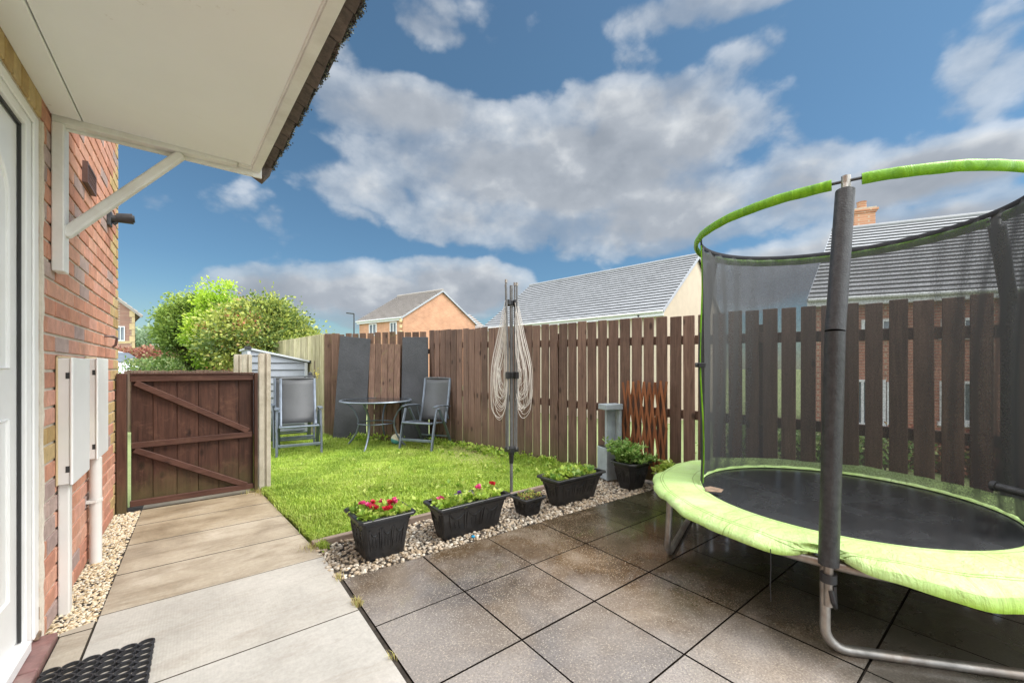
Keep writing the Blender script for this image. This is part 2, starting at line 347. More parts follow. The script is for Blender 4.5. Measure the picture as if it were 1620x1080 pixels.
def _grass(t, p):
    n = t.noise(t.geo, 1.7, 5, .6)
    c = t.ramp(t.rnd, [(0, (.10, .20, .015)), (.4, (.19, .33, .022)), (.75, (.28, .43, .04)), (.93, (.38, .50, .10)), (1, (.46, .42, .18))])
    c = t.mix(1.0, c, t.ramp(n, [(.3, (.75, .82, .75)), (.7, (1.2, 1.12, 1.0))]), 'MULTIPLY')
    setc(t, p, c); setr(t, p, .6)
    p.inputs['Subsurface Weight'].default_value = 0
def leafmat(name, cols, trans=.35, rough=.5):
    m = bpy.data.materials.new(name); m.use_nodes = True; m.node_tree.nodes.clear(); t = NT(m.node_tree)
    a = t.n('ShaderNodeAttribute', attribute_name='rnd'); c = t.ramp(a.outputs['Fac'], cols)
    geo = t.n('ShaderNodeNewGeometry').outputs['Position']
    c = t.mix(1.0, c, t.ramp(t.noise(geo, 2.2, 4), [(.3, .78), (.7, 1.2)]), 'MULTIPLY')
    p = t.n('ShaderNodeBsdfPrincipled'); t.l(c, p.inputs['Base Color']); p.inputs['Roughness'].default_value = rough
    tr = t.n('ShaderNodeBsdfTranslucent'); t.l(c, tr.inputs[0]); mx = t.n('ShaderNodeMixShader'); mx.inputs[0].default_value = trans
    t.l(p.outputs[0], mx.inputs[1]); t.l(tr.outputs[0], mx.inputs[2]); o = t.n('ShaderNodeOutputMaterial'); t.l(mx.outputs[0], o.inputs[0])
    return m
M['grass'] = leafmat('lawn_blade', [(0, (.20, .32, .04)), (.4, (.38, .51, .07)), (.75, (.50, .60, .12)), (.93, (.60, .63, .22)), (1, (.60, .53, .28))], .3, .6)
M['grass_dry'] = leafmat('dry_grass', [(0, (.38, .30, .12)), (.5, (.56, .46, .20)), (1, (.50, .52, .16))], .3)
M['leaf_green'] = leafmat('leaf_green', [(0, (.07, .13, .03)), (.5, (.18, .28, .055)), (.85, (.36, .47, .09)), (1, (.52, .60, .16))])
M['leaf_lime'] = leafmat('leaf_lime', [(0, (0.162, 0.297, 0.027)), (0.5, (0.378, 0.567, 0.047)), (1, (0.621, 0.783, 0.095))])
M['leaf_mixed'] = leafmat('leaf_mixed', [(0, (0.081, 0.135, 0.041)), (0.35, (0.189, 0.27, 0.068)), (0.6, (0.486, 0.54, 0.108)), (0.8, (0.648, 0.675, 0.216)), (0.92, (0.405, 0.162, 0.095)), (1, (0.54, 0.203, 0.121))])
M['leaf_red'] = leafmat('leaf_red', [(0, (.20, .06, .04)), (.5, (.36, .13, .09)), (.8, (.44, .24, .15)), (1, (.24, .26, .08))])
M['leaf_hedge'] = leafmat('leaf_hedge', [(0, (.08, .15, .04)), (.6, (.18, .28, .07)), (1, (.34, .36, .16))])
M['leaf_misty'] = leafmat('leaf_misty', [(0, (.20, .28, .17)), (.6, (.30, .40, .24)), (1, (.38, .46, .30))])
M['leaf_pot'] = leafmat('leaf_pot', [(0, (.16, .30, .03)), (.5, (.36, .50, .06)), (1, (.58, .66, .16))])
M['leaf_herb'] = leafmat('leaf_herb', [(0, (.09, .22, .03)), (.5, (.24, .42, .08)), (1, (.45, .58, .20))])
M['petal_red'] = leafmat('petal_red', [(0, (.42, .01, .02)), (1, (.68, .03, .06))])
M['petal_pink'] = leafmat('petal_pink', [(0, (.60, .03, .15)), (1, (.78, .12, .30))])
M['petal_purple'] = leafmat('petal_purple', [(0, (.12, .03, .25)), (1, (.25, .08, .40))])
M['petal_yellow'] = leafmat('petal_yellow', [(0, (.60, .50, .03)), (1, (.75, .65, .08))])
M['bark'] = wood('bark', (.06, .045, .03), (.14, .11, .08), .9, knots=False)
def _terr(t, p):
    n = t.noise(t.geo, .8, 8, .7); g = t.noise(t.geo, 25, 5, .7)
    setc(t, p, t.mix(.5, t.ramp(n, [(.3, (.14, .18, .06)), (.7, (.24, .28, .11))]), t.ramp(g, [(.3, (.10, .14, .05)), (.7, (.26, .30, .12))]))); setr(t, p, .95)
M['terrain'] = mat('rough_grass_ground', _terr)
def _lawn(t, p):
    n = t.noise(t.geo, 5, 8, .7); g = t.noise(t.geo, 60, 5, .7)
    setc(t, p, t.mix(.5, t.ramp(n, [(.3, (.16, .24, .03)), (.55, (.26, .34, .05)), (.70, (.40, .33, .15))]), t.ramp(g, [(.3, (.08, .14, .015)), (.7, (.28, .38, .05))]))); setr(t, p, .95)
M['lawn'] = mat('lawn_ground', _lawn)
# trampoline
def _pad(t, p):
    n = t.noise(t.geo, 3.2, 7, .65, .8)
    c = t.ramp(n, [(.3, (.44, .65, .19)), (.55, (.50, .69, .26)), (.75, (.58, .73, .38))])
    x = t.n('ShaderNodeSeparateXYZ'); t.l(t.geo, x.inputs[0]); dx = t.m('SUBTRACT', x.outputs[0], 3.07); dy = t.m('SUBTRACT', x.outputs[1], .735)
    rad = t.m('SQRT', t.m('ADD', t.m('MULTIPLY', dx, dx), t.m('MULTIPLY', dy, dy))); ang = t.m('ARCTAN2', dy, dx)
    c = t.mix(t.ramp(x.outputs[2], [(.345, .95), (.402, 0.)]), c, (.34, .56, .03))      # outer skirt cloth, unfaded
    wb = t.m('MULTIPLY', t.m('SUBTRACT', t.noise(t.geo, 4, 4), .5), .02)
    seam = None
    for q in (.795, .985, 1.0):
        d_ = t.m('LESS_THAN', t.m('ABSOLUTE', t.m('SUBTRACT', t.m('ADD', rad, wb), q)), .0022); seam = d_ if seam is None else t.m('MAXIMUM', seam, d_)
    seam = t.m('MAXIMUM', seam, t.m('LESS_THAN', t.m('ABSOLUTE', t.m('SINE', t.m('ADD', t.m('MULTIPLY', ang, 3.), .55))), .006))
    c = t.mix(t.m('MULTIPLY', seam, .85), c, (.14, .22, .03))
    cv = t.n('ShaderNodeCombineXYZ'); t.l(t.m('MULTIPLY', ang, 7.), cv.inputs[0]); t.l(t.m('MULTIPLY', rad, 5.), cv.inputs[1])
    cr = t.noise(cv.outputs[0], 1.6, 7, .62, 1.6); fine = t.noise(t.geo, 26, 6, .65, 1.2)
    d = t.noise(t.geo, 7, 9, .78, .5); c = t.mix(t.m('MULTIPLY', t.ramp(d, [(.62, 0.), (.74, 1.)]), .35), c, (.22, .26, .07))
    c = t.mix(1.0, c, t.ramp(cr, [(.3, .92), (.6, 1.03)]), 'MULTIPLY')
    setc(t, p, c); setr(t, p, .40); bump(t, p, t.m('ADD', t.m('MULTIPLY', cr, 1.), t.m('MULTIPLY', fine, .25)), .55, .045)
M['pad'] = mat('lime_safety_pad', _pad)
def _tmat(t, p):
    n = t.noise(t.geo, 2.5, 6, .6, .8); s = t.noise(stretch(t, t.geo, (3, 14, 1)), 1.3, 6, .7, 1.5)
    setc(t, p, t.mix(t.ramp(s, [(.4, 0.), (.9, .25)]), t.ramp(n, [(.3, (.014, .015, .017)), (.7, (.035, .037, .040))]), (.11, .11, .11)))
    setr(t, p, t.ramp(n, [(.3, .15), (.7, .34)])); bump(t, p, t.noise(t.geo, 300, 2), .15, .001)
M['jump_mat'] = mat('black_jump_mat', _tmat)
def _foam(t, p):
    n = t.noise(t.geo, 40, 5, .6); setc(t, p, t.ramp(n, [(.3, (.014, .014, .015)), (.7, (.042, .042, .044))])); setr(t, p, .45)
    vo = t.n('ShaderNodeTexVoronoi'); vo.inputs['Scale'].default_value = 170; t.l(t.geo, vo.inputs['Vector']); bump(t, p, vo.outputs['Distance'], .4, .003)
M['foam'] = mat('black_foam_sleeve', _foam)
def _sleeve(t, p):
    w2 = t.noise(stretch(t, t.geo, (14, 14, 4)), 1, 5, .6, 1.5)
    setc(t, p, t.ramp(w2, [(.3, (.09, .24, .006)), (.6, (.17, .38, .012)), (.8, (.30, .52, .05))])); setr(t, p, .4); bump(t, p, w2, .7, .012); p.inputs['Specular IOR Level'].default_value = .25
M['sleeve'] = mat('green_ring_sleeve', _sleeve)
def netmat(name, alpha, col):
    m = bpy.data.materials.new(name); m.use_nodes = True; m.node_tree.nodes.clear(); t = NT(m.node_tree)
    d = t.n('ShaderNodeBsdfDiffuse'); d.inputs[0].default_value = (*col, 1); tr = t.n('ShaderNodeBsdfTransparent')
    geo = t.n('ShaderNodeNewGeometry').outputs['Position']
    n = t.noise(stretch(t, geo, (3, 3, .8)), 1.4, 6, .7, 1.0); g = t.noise(geo, 110, 2, .5)
    f = t.m('ADD', t.m('MULTIPLY', t.m('SUBTRACT', n, .5), .16), t.m('ADD', alpha, t.m('MULTIPLY', t.m('SUBTRACT', g, .5), .5)), None, True)
    # the weave closes up where it is seen edge-on
    lw = t.n('ShaderNodeLayerWeight'); lw.inputs[0].default_value = .5; cs = t.m('MAXIMUM', t.m('SUBTRACT', 1.0, lw.outputs['Facing']), .34)
    f = t.m('SUBTRACT', 1.0, t.m('POWER', t.m('SUBTRACT', 1.0, t.m('MINIMUM', f, .97)), t.m('DIVIDE', 1.0, cs)))
    mx = t.n('ShaderNodeMixShader'); t.l(f, mx.inputs[0]); t.l(tr.outputs[0], mx.inputs[1]); t.l(d.outputs[0], mx.inputs[2])
    o = t.n('ShaderNodeOutputMaterial'); t.l(mx.outputs[0], o.inputs[0]); return m
M['net'] = netmat('safety_netting', .64, (.078, .079, .080))
M['net_band'] = netmat('net_hem', .93, (.05, .05, .055))
M['car_paint'] = plain('white_car_paint', (.72, .74, .76), .2, .02, 2, 0, spec=.7)
M['tyre'] = plain('tyre', (.02, .02, .02), .8)
def _shed(t, p):
    s = t.n('ShaderNodeSeparateXYZ'); t.l(t.geo, s.inputs[0]); setc(t, p, t.ramp(t.noise(t.geo, 4, 5), [(.3, (.26, .29, .33)), (.7, (.34, .37, .42))])); setr(t, p, .4)
M['shed'] = mat('grey_shed_metal', _shed)
M['shed_trim'] = plain('pale_shed_trim', (.55, .58, .62), .4, .05, 6, 0)
def _ball(t, p):
    s = t.n('ShaderNodeSeparateXYZ'); t.l(t.co, s.inputs[0]); n = t.noise(t.co, 6, 2)
    v = t.m('ADD', t.m('ADD', t.m('MULTIPLY', s.outputs[2], 5.0), t.m('MULTIPLY', s.outputs[0], 2.5)), .5)
    setc(t, p, t.ramp(v, [(0, (.62, .50, .25)), (.42, (.66, .56, .32)), (.5, (.03, .05, .05)), (.54, (.10, .34, .34)), (.78, (.12, .38, .38)), (.84, (.7, .66, .5))], 'CONSTANT')); setr(t, p, .4)
M['ball'] = mat('striped_ball', _ball)
M['blue_bit'] = plain('blue_plastic', (.02, .25, .45), .3, .1, 20, 0)
M['leaf_brown'] = plain('dead_leaf', (.22, .15, .10), .8, .3, 30, .3)

# ------------------------------------------------------------ mesh helpers
class MB:
    def __init__(s): s.v = []; s.f = []; s.r = []; s.cur = None
    def _add(s, vs, fs, r=None):
        o = len(s.v); s.v += [tuple(p) for p in vs]; s.f += [tuple(i+o for i in q) for q in fs]
        rr = random.random() if r is None else r
        s.r += [rr]*len(fs)
    def box(s, x0, x1, y0, y1, z0, z1, r=None):
        s._add([(x0,y0,z0),(x1,y0,z0),(x1,y1,z0),(x0,y1,z0),(x0,y0,z1),(x1,y0,z1),(x1,y1,z1),(x0,y1,z1)],
               [(0,3,2,1),(4,5,6,7),(0,1,5,4),(1,2,6,5),(2,3,7,6),(3,0,4,7)], r); return s
    def hexa(s, p, r=None):    # 8 points: bottom 4 ccw, top 4
        s._add(p, [(0,3,2,1),(4,5,6,7),(0,1,5,4),(1,2,6,5),(2,3,7,6),(3,0,4,7)], r); return s
    def bar(s, a, b, wd, ht, up=(0,0,1), r=None):
        a = Vector(a); b = Vector(b); d = (b-a).normalized(); u = Vector(up)
        if abs(d.dot(u)) > .99: u = Vector((0,1,0))
        sd_ = d.cross(u).normalized(); u = sd_.cross(d).normalized()
        q = []
        for c in (a, b):
            q += [c-sd_*wd/2-u*ht/2, c+sd_*wd/2-u*ht/2, c+sd_*wd/2+u*ht/2, c-sd_*wd/2+u*ht/2]
        s._add(q, [(0,1,2,3),(7,6,5,4),(0,4,5,1),(1,5,6,2),(2,6,7,3),(3,7,4,0)], r); return s
    def tube(s, pts, rad, n=8, closed=False, caps=True, r=None, flat=None):
        pts = [Vector(p) for p in pts]; N = len(pts); vs = []; pu = None
        rads = rad if isinstance(rad, (list, tuple)) else [rad]*N
        for i, p in enumerate(pts):
            if closed: d = pts[(i+1) % N]-pts[i-1]
            else: d = pts[min(i+1, N-1)]-pts[max(i-1, 0)]
            d.normalize()
            if pu is None:
                u = Vector((0,0,1)) if abs(d.z) < .9 else Vector((1,0,0))
            else: u = pu
            u = (u-d*u.dot(d)).normalized(); pu = u; w_ = d.cross(u)
            fa = flat or (1, 1)
            for k in range(n):
                a = 2*math.pi*k/n; vs.append(p+u*math.cos(a)*rads[i]*fa[0]+w_*math.sin(a)*rads[i]*fa[1])
        fs = []
        for i in range(N if closed else N-1):
            j = (i+1) % N
            for k in range(n):
                k2 = (k+1) % n; fs.append((i*n+k, i*n+k2, j*n+k2, j*n+k))
        if caps and not closed: fs += [tuple(range(n))[::-1], tuple((N-1)*n+k for k in range(n))]
        s._add(vs, fs, r); return s
    def lathe(s, prof, c=(0,0,0), n=24, r=None, caps=True):
        vs = []; fs = []
        for (rr, z) in prof:
            for k in range(n):
                a = 2*math.pi*k/n; vs.append((c[0]+rr*math.cos(a), c[1]+rr*math.sin(a), c[2]+z))
        for i in range(len(prof)-1):
            for k in range(n):
                k2 = (k+1) % n; fs.append((i*n+k, i*n+k2, (i+1)*n+k2, (i+1)*n+k))
        if caps: fs += [tuple(range(n))[::-1], tuple((len(prof)-1)*n+k for k in range(n))]
        s._add(vs, fs, r); return s
    def quad(s, *p, r=None): s._add(p, [tuple(range(len(p)))], r); return s
    def prism(s, poly, z0, z1, r=None):
        n = len(poly); s._add([(x,y,z0) for x,y in poly]+[(x,y,z1) for x,y in poly],
            [tuple(range(n))[::-1], tuple(range(n,2*n))]+[(i,(i+1)%n,n+(i+1)%n,n+i) for i in range(n)], r); return s
    def slab(s, pts, vec, r=None):     # polygon extruded along a vector
        n = len(pts); v2 = Vector(vec); P_ = [Vector(p) for p in pts]
        s._add(P_+[p+v2 for p in P_], [tuple(range(n)), tuple(range(n,2*n))[::-1]]+[(i,n+i,n+(i+1)%n,(i+1)%n) for i in range(n)], r); return s
    def build(s, name, m, parent=None, smooth=False, bevel=0., seg=1, loc=None, sub=0, fix=True):
        me = bpy.data.meshes.new(name); vv = s.v
        if loc is not None: vv = [(a-loc[0], b-loc[1], c-loc[2]) for a, b, c in s.v]
        me.from_pydata(vv, [], s.f); me.materials.append(M[m] if isinstance(m, str) else m)
        at_ = me.attributes.new('rnd', 'FLOAT', 'FACE'); at_.data.foreach_set('value', s.r)
        if fix:
            import bmesh
            bm = bmesh.new(); bm.from_mesh(me); bmesh.ops.recalc_face_normals(bm, faces=bm.faces); bm.to_mesh(me); bm.free()
        if smooth: me.polygons.foreach_set('use_smooth', [True]*len(me.polygons)); me.update()
        o = bpy.data.objects.new(name, me); scn.collection.objects.link(o)
        if loc is not None: o.location = loc
        if parent: o.parent = parent
        if bevel:
            b = o.modifiers.new('bevel', 'BEVEL'); b.width = bevel; b.segments = seg; b.limit_method = 'ANGLE'; b.angle_limit = R_(40)
        if smooth:
            e = None
            try: me.set_sharp_from_angle(angle=R_(38))
            except Exception: pass
        if sub:
            q = o.modifiers.new('sub', 'SUBSURF'); q.levels = q.render_levels = sub
        return o
def bulk(name, V, Fc, rnd, m, parent=None, smooth=False):
    me = bpy.data.meshes.new(name); nv, nf, k = len(V), len(Fc), Fc.shape[1]
    me.vertices.add(nv); me.vertices.foreach_set('co', V.astype(np.float32).ravel())
    me.loops.add(nf*k); me.loops.foreach_set('vertex_index', Fc.astype(np.int32).ravel())
    me.polygons.add(nf); me.polygons.foreach_set('loop_start', np.arange(0, nf*k, k, dtype=np.int32))
    me.polygons.foreach_set('loop_total', np.full(nf, k, dtype=np.int32))
    if smooth: me.polygons.foreach_set('use_smooth', np.ones(nf, dtype=bool))
    a = me.attributes.new('rnd', 'FLOAT', 'FACE'); a.data.foreach_set('value', rnd.astype(np.float32))
    me.update(calc_edges=True); me.materials.append(M[m] if isinstance(m, str) else m)
    o = bpy.data.objects.new(name, me); scn.collection.objects.link(o)
    if parent: o.parent = parent
    return o
def tag(o, label, cat, group=None):
    o['label'] = label; o['category'] = cat
    if group: o['group'] = group
    return o
def thing(name, label, cat, loc=(0,0,0), rz=0, group=None):
    o = bpy.data.objects.new(name, None); scn.collection.objects.link(o); o.location = loc; o.rotation_euler = (0,0,rz)
    o.empty_display_size = .1
    return tag(o, label, cat, group)
def struct(o): o['kind'] = 'structure'; return o
def stuff(o, label, cat): o['kind'] = 'stuff'; return tag(o, label, cat)
def leaves(name, P, size, m, parent=None, rnd=None, aspect=.33, nrm=None, droop=0., jitter=.8):
    """diamond leaves, folded along the midrib; P centres (n,3)"""
    n = len(P); sz = size*(.6+.8*rng.random(n))
    d = rng.normal(size=(n,3));
    if nrm is not None: d = nrm+d*jitter
    d[:,2] -= droop; d /= np.linalg.norm(d, axis=1)[:,None]
    u = rng.normal(size=(n,3)); u -= d*(u*d).sum(1)[:,None]; u /= np.linalg.norm(u, axis=1)[:,None]
    w_ = np.cross(d, u)
    a = P; b = P+d*(sz*.5)[:,None]+u*(sz*aspect)[:,None]+w_*(sz*.12)[:,None]
    c = P+d*sz[:,None]; e = P+d*(sz*.5)[:,None]-u*(sz*aspect)[:,None]+w_*(sz*.12)[:,None]
    V = np.stack([a,b,c,e],1).reshape(-1,3); i = np.arange(n)*4
    Fc = np.concatenate([np.stack([i,i+1,i+2],1), np.stack([i,i+2,i+3],1)])
    r = rng.random(n) if rnd is None else rnd
    return bulk(name, V, Fc, np.concatenate([r,r]), m, parent)
def lerp(a, b, t): return a+(b-a)*t

# ================================================================ SETTING
FA = Vector((2.28, 9.87)); FB = Vector((4.22, .055))
def fx(y): return 4.22-.1977*(y-.055)          # the long fence's line
def terr_h(x, y):
    h = -.07
    d = x-(fx(min(max(y, -3), 6.2))+.15) if y < 6.2 else x-(1.75+(6.2-5.0)*.0+.9+(7.4-min(y,7.4))*.9)
    if d > 0: h -= min(1.15, .55*d)
    if y > 11 and x < 3: h += min(.35, (y-11)*.1)
    return h
def terrain():
    g = [-900,-300,-120,-60,-35,-22,-15,-10,-7,-5,-3.5,-2.5,-1.5,-.8,0,.6,1.1,1.5,1.9,2.3,2.7,3.1,3.4,3.7,4.0,4.3,4.6,5,5.5,6,7,8,10,13,18,25,35,60,120,300,900]
    gy = [-300,-60,-20,-8,-4,-2,-1,0,1,2,3,4,5,5.6,6.2,6.8,7.4,8,9,10,11,12.5,14,16,20,28,40,70,130,300,1200]
    V = [(x, y, terr_h(x, y)) for y in gy for x in g]; n = len(g)
    Fc = [(j*n+i, j*n+i+1, (j+1)*n+i+1, (j+1)*n+i) for j in range(len(gy)-1) for i in range(n-1)]
    b = MB(); b._add(V, Fc, .5); struct(b.build('ground', 'terrain', smooth=True, fix=False))
terrain()

def path():
    b = MB(); g = .0028; T = .0
    def sl(poly, r, dz=0):
        c = Vector((sum(p[0] for p in poly)/len(poly), sum(p[1] for p in poly)/len(poly)))
        q = []
        for p in poly:
            d = Vector(p)-c; q.append((p[0]-math.copysign(g, d.x), p[1]-math.copysign(g, d.y)))
        b.prism(q, -.05, dz, r)
    xr = lambda y: .63 if y < 2.8 else .63-(y-2.8)*.085
    ys = [4.62, 4.18, 3.75, 3.25, 2.77]
    rs = [.95, .9, .75, .7]
    for k in range(4): sl([(-.385, ys[k+1]), (xr(ys[k+1])-.005, ys[k+1]), (xr(ys[k])-.005, ys[k]), (-.385, ys[k])], rs[k], -.001*k*.5)
    for k, (y1, y0, r) in enumerate([(2.77, 2.05, .12), (2.05, 1.33, .02), (1.33, .61, .06), (.61, -.11, .1), (-.11, -.83, .1), (-.83, -1.55, .1)]):
        sl([(-.385, y0), (.63, y0), (.63, y1), (-.385, y1)], r, .001*(k % 2))
    # narrow buff slip of paving along the doorstep
    sl([(-.50, 2.66), (-.385, 2.66), (-.385, 2.735), (-.50, 2.70)], .6); sl([(-.495, 1.9), (-.385, 1.9), (-.385, 2.66), (-.495, 2.66)], .55)
    sl([(-.495, 1.1), (-.385, 1.1), (-.385, 1.9), (-.495, 1.9)], .5)
    # beyond the gate
    for k in range(3): sl([(-.385, 4.64+k*.5), (.44, 4.64+k*.5), (.44, 5.14+k*.5), (-.385, 5.14+k*.5)], .9)
    struct(b.build('path', 'path', bevel=.002))
path()
def patio():
    b = MB(); g = .0026; X0 = .645; PX = .4825; PY = .488
    def ytop(x): return 2.40-.034*(x-.6)
    for i in range(9):
        for j in range(10):
            xa = X0+i*PX; xb = xa+PX
            ya = 1.87-PY*(j-1)+0; y0 = ya-PY if j else 1.87
            dz = random.uniform(-.0012, .0012)
            t0 = -.001*j
            if xa > 4.5: continue
            if j == 0: poly = [(xa+g, 1.87+g), (xb-g, 1.87+g), (xb-g, ytop(xb)), (xa+g, ytop(xa))]
            else: poly = [(xa+g, 1.87-PY*j+g), (xb-g, 1.87-PY*j+g), (xb-g, 1.87-PY*(j-1)-g), (xa+g, 1.87-PY*(j-1)-g)]
            b.prism(poly, -.05, dz, random.random())
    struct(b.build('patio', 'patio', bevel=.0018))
patio()
b = MB(); b.prism([(-.6,-2), (4.7,-2), (4.3,2.9), (3.7,3.2), (.5,3.0), (.5,4.8), (-.6,4.8)], -.066, -.007); struct(b.build('joint_bed', 'dirt'))
# lawn sheet, gently uneven
LAWN = [(.62,2.99),(3.62,3.0),(3.08,6.1),(2.1,6.85),(1.8,7.4),(1.55,8.3),(.4,8.6),(.4,4.7),(.50,4.6)]
def inpoly(x, y, P):
    c = np.zeros(len(x), bool); n = len(P)
    for i in range(n):
        x1, y1 = P[i]; x2, y2 = P[(i+1) % n]
        c ^= ((y1 > y) != (y2 > y)) & (x < (x2-x1)*(y-y1)/((y2-y1) if y2 != y1 else 1e-9)+x1)
    return c
b = MB(); b.prism(LAWN, -.05, .004); struct(b.build('lawn', 'lawn'))
b = MB(); b.prism([(.52,4.62),(.64,2.80),(.66,3.0),(.62,3.2),(.56,4.0)], -.045, .0035); struct(b.build('lawn_verge', 'lawn'))
def blades(name, X, Y, Z0, hgt, wid, rnd, m, parent=None):
    n = len(X); a = rng.random(n)*6.283; lean = (rng.random(n)**1.3)*1.0
    dx = np.cos(a); dy = np.sin(a); a2 = a+1.57+rng.normal(size=n)*.5; ux = np.cos(a2)*wid/2; uy = np.sin(a2)*wid/2
    o = np.zeros(n)
    p0 = np.stack([X-ux, Y-uy, Z0], 1); p1 = np.stack([X+ux, Y+uy, Z0], 1)
    m1 = np.stack([X+dx*hgt*lean*.35, Y+dy*hgt*lean*.35, Z0+hgt*.62], 1); uu = np.stack([ux, uy, o], 1)*.8
    tip = np.stack([X+dx*hgt*lean, Y+dy*hgt*lean, Z0+hgt*(1-.3*lean)], 1)
    V = np.stack([p0, p1, m1+uu, m1-uu, tip], 1).reshape(-1, 3); i = np.arange(n)*5
    Fc = np.concatenate([np.stack([i,i+1,i+2],1), np.stack([i,i+2,i+3],1), np.stack([i+3,i+2,i+4],1)])
    return bulk(name, V, Fc, np.concatenate([rnd]*3), m, parent)
def grass():
    n = 330000; X = rng.uniform(.4, 3.7, n); Y = rng.uniform(2.8, 8.6, n)
    cl = (np.sin(X*7.1+np.sin(Y*3.3)*2)*np.cos(Y*6.3+X*2.1)+np.sin(X*17+Y*5)*np.sin(Y*19-X*7))*.5
    k = inpoly(X, Y, LAWN); dens = np.where(Y > 5.5, .55, 1.)*(.62+.38*cl); bare = np.exp(-(((X-2.95)/.42)**2+((Y-4.7)/.8)**2))
    k &= rng.random(n) < dens*(1-.82*bare); X = X[k]; Y = Y[k]; cl = cl[k]; bare = bare[k]; n = len(X)
    edge = np.maximum(np.exp(-((fx(Y)-X-.12)/.13)**2), np.exp(-np.abs(X-.62)/.05)*.4)
    back = np.exp(-((7.25-Y-(X-1.9)*.75)/.35)**2)*(X > 1.6)
    hg = (.022+.022*rng.random(n)+.016*np.clip(cl, 0, 1)+.06*edge*rng.random(n)+.07*back*rng.random(n))*(1-.5*bare)
    big = np.sin(X*2.3+1.1)*np.cos(Y*1.9+X*.8)+.6*np.sin(X*4.7-Y*3.9)
    r = np.clip(.40+.20*cl+.13*big+rng.normal(size=n)*.17+bare*.62*(rng.random(n) > .22), 0, 1)
    stuff(blades('grass', X, Y, np.full(n, .002), hg, .0055+.003*rng.random(n), r, 'grass'), 'bright green short grass of the small lawn behind the planters', 'grass')
    # ragged verge along the path and at the post's foot
    n = 2600; t_ = rng.random(n); Y = lerp(2.86, 4.66, t_); X = .645-(Y-2.8)*.088+.02+rng.normal(size=n)*.016
    stuff(blades('verge_grass', X, Y, np.full(n, -.002), .03+.03*rng.random(n), np.full(n, .006), np.clip(rng.random(n)*.9, 0, 1), 'grass'), 'ragged fringe of grass leaning over the path edge', 'grass')
    # dry tufts: corner by the kerb, by the gate post and in the path/patio joint
    P_ = [(.60, 2.95, .03, 90), (.46, 4.62, .05, 260), (.632, 2.42, .012, 30), (.637, 2.10, .014, 70), (.64, 1.62, .008, 14), (.5, 4.5, .03, 60)]
    X = np.concatenate([x+rng.normal(size=k)*s for x, y, s, k in P_]); Y = np.concatenate([y+rng.normal(size=k)*s for x, y, s, k in P_])
    stuff(blades('dry_grass', X, Y, np.full(len(X), -.01), .03+.035*rng.random(len(X)), np.full(len(X), .003), rng.random(len(X)), 'grass_dry'), 'straw coloured tufts growing in the paving joints and by the concrete post', 'grass')
grass()
def weeds():                 # broad-leaved weeds along the far fence and among the grass
    P = []
    for k in range(60):
        y = rng.uniform(3.1, 6.2); x = fx(y)-abs(rng.normal())*.10-.06; P += [(x+rng.normal()*.04, y+rng.normal()*.04, .015+rng.random()*.07) for _ in range(22)]
    for k in range(46):
        x = rng.uniform(1.9, 3.05); y = 6.95-(x-2.1)*.62-abs(rng.normal())*.12-.12; P += [(x+rng.normal()*.05, y+rng.normal()*.05, .02+rng.random()*.10) for _ in range(22)]
    for k in range(40):
        x = rng.uniform(.8, 3.2); y = rng.uniform(3.1, 5.8); P += [(x+rng.normal()*.03, y+rng.normal()*.03, .02+rng.random()*.02) for _ in range(14)]
    P = np.array(P); nr = np.tile([0,0,.6], (len(P),1))
    stuff(leaves('weeds', P, .045, 'leaf_pot', nrm=nr, rnd=rng.random(len(P))), 'low leafy weeds growing along the foot of the fence', 'weeds')
weeds()
# kerb
b = MB(); b.prism([(.60,2.945),(1.9,2.955),(3.55,2.96),(3.55,3.0),(1.9,2.998),(.60,2.995)], -.05, .035)
struct(b.build('lawn_edging', 'kerb', bevel=.004))

ICO_V = None
def pebbles(name, X, Y, Z, size, m, label):
    import bmesh
    bm = bmesh.new(); bmesh.ops.create_icosphere(bm, subdivisions=1, radius=1); bm.verts.ensure_lookup_table()
    v0 = np.array([v.co[:] for v in bm.verts]); f0 = np.array([[v.index for v in f.verts] for f in bm.faces]); bm.free()
    n = len(X); nv = len(v0)
    jit = 1+rng.normal(size=(n, nv, 1))*.10; sc = size[:,None,None]*(np.array([[1., .75, .55]])*(1+rng.normal(size=(n,1,3))*.16)).reshape(n,1,3)
    v = v0[None]*jit*sc; a = rng.random(n)*6.283; tl = rng.normal(size=n)*.45
    c, s_ = np.cos(tl)[:,None], np.sin(tl)[:,None]; y, z = v[...,1].copy(), v[...,2].copy(); v[...,1] = y*c-z*s_; v[...,2] = y*s_+z*c
    c, s_ = np.cos(a)[:,None], np.sin(a)[:,None]; x, y = v[...,0].copy(), v[...,1].copy(); v[...,0] = x*c-y*s_; v[...,1] = x*s_+y*c
    v += np.stack([X, Y, Z], 1)[:,None,:]
    Fc = (f0[None]+(np.arange(n)*nv)[:,None,None]).reshape(-1, 3)
    return stuff(bulk(name, v.reshape(-1, 3), Fc, np.repeat(rng.random(n), len(f0)), m, smooth=True), label, 'gravel')
n = 9500; Y = rng.uniform(2.66, 4.62, n); X = rng.uniform(-.55, -.385, n); k = (X < -.39-.0*(Y)) & ((Y > 2.71) | (X < -.5)); X, Y = X[k], Y[k]
pebbles('buff_gravel', X, Y, rng.uniform(-.022, -.004, len(X)), rng.uniform(.0055, .0115, len(X)), 'stone_buff', 'pale buff gravel strip between the brick wall and the path')
n = 13500; X = rng.uniform(.61, 3.75, n); Y = rng.uniform(2.24, 2.95, n); k = (Y > 2.41-.034*(X-.6)) & (X < fx(2.6)-.02); X, Y = X[k], Y[k]
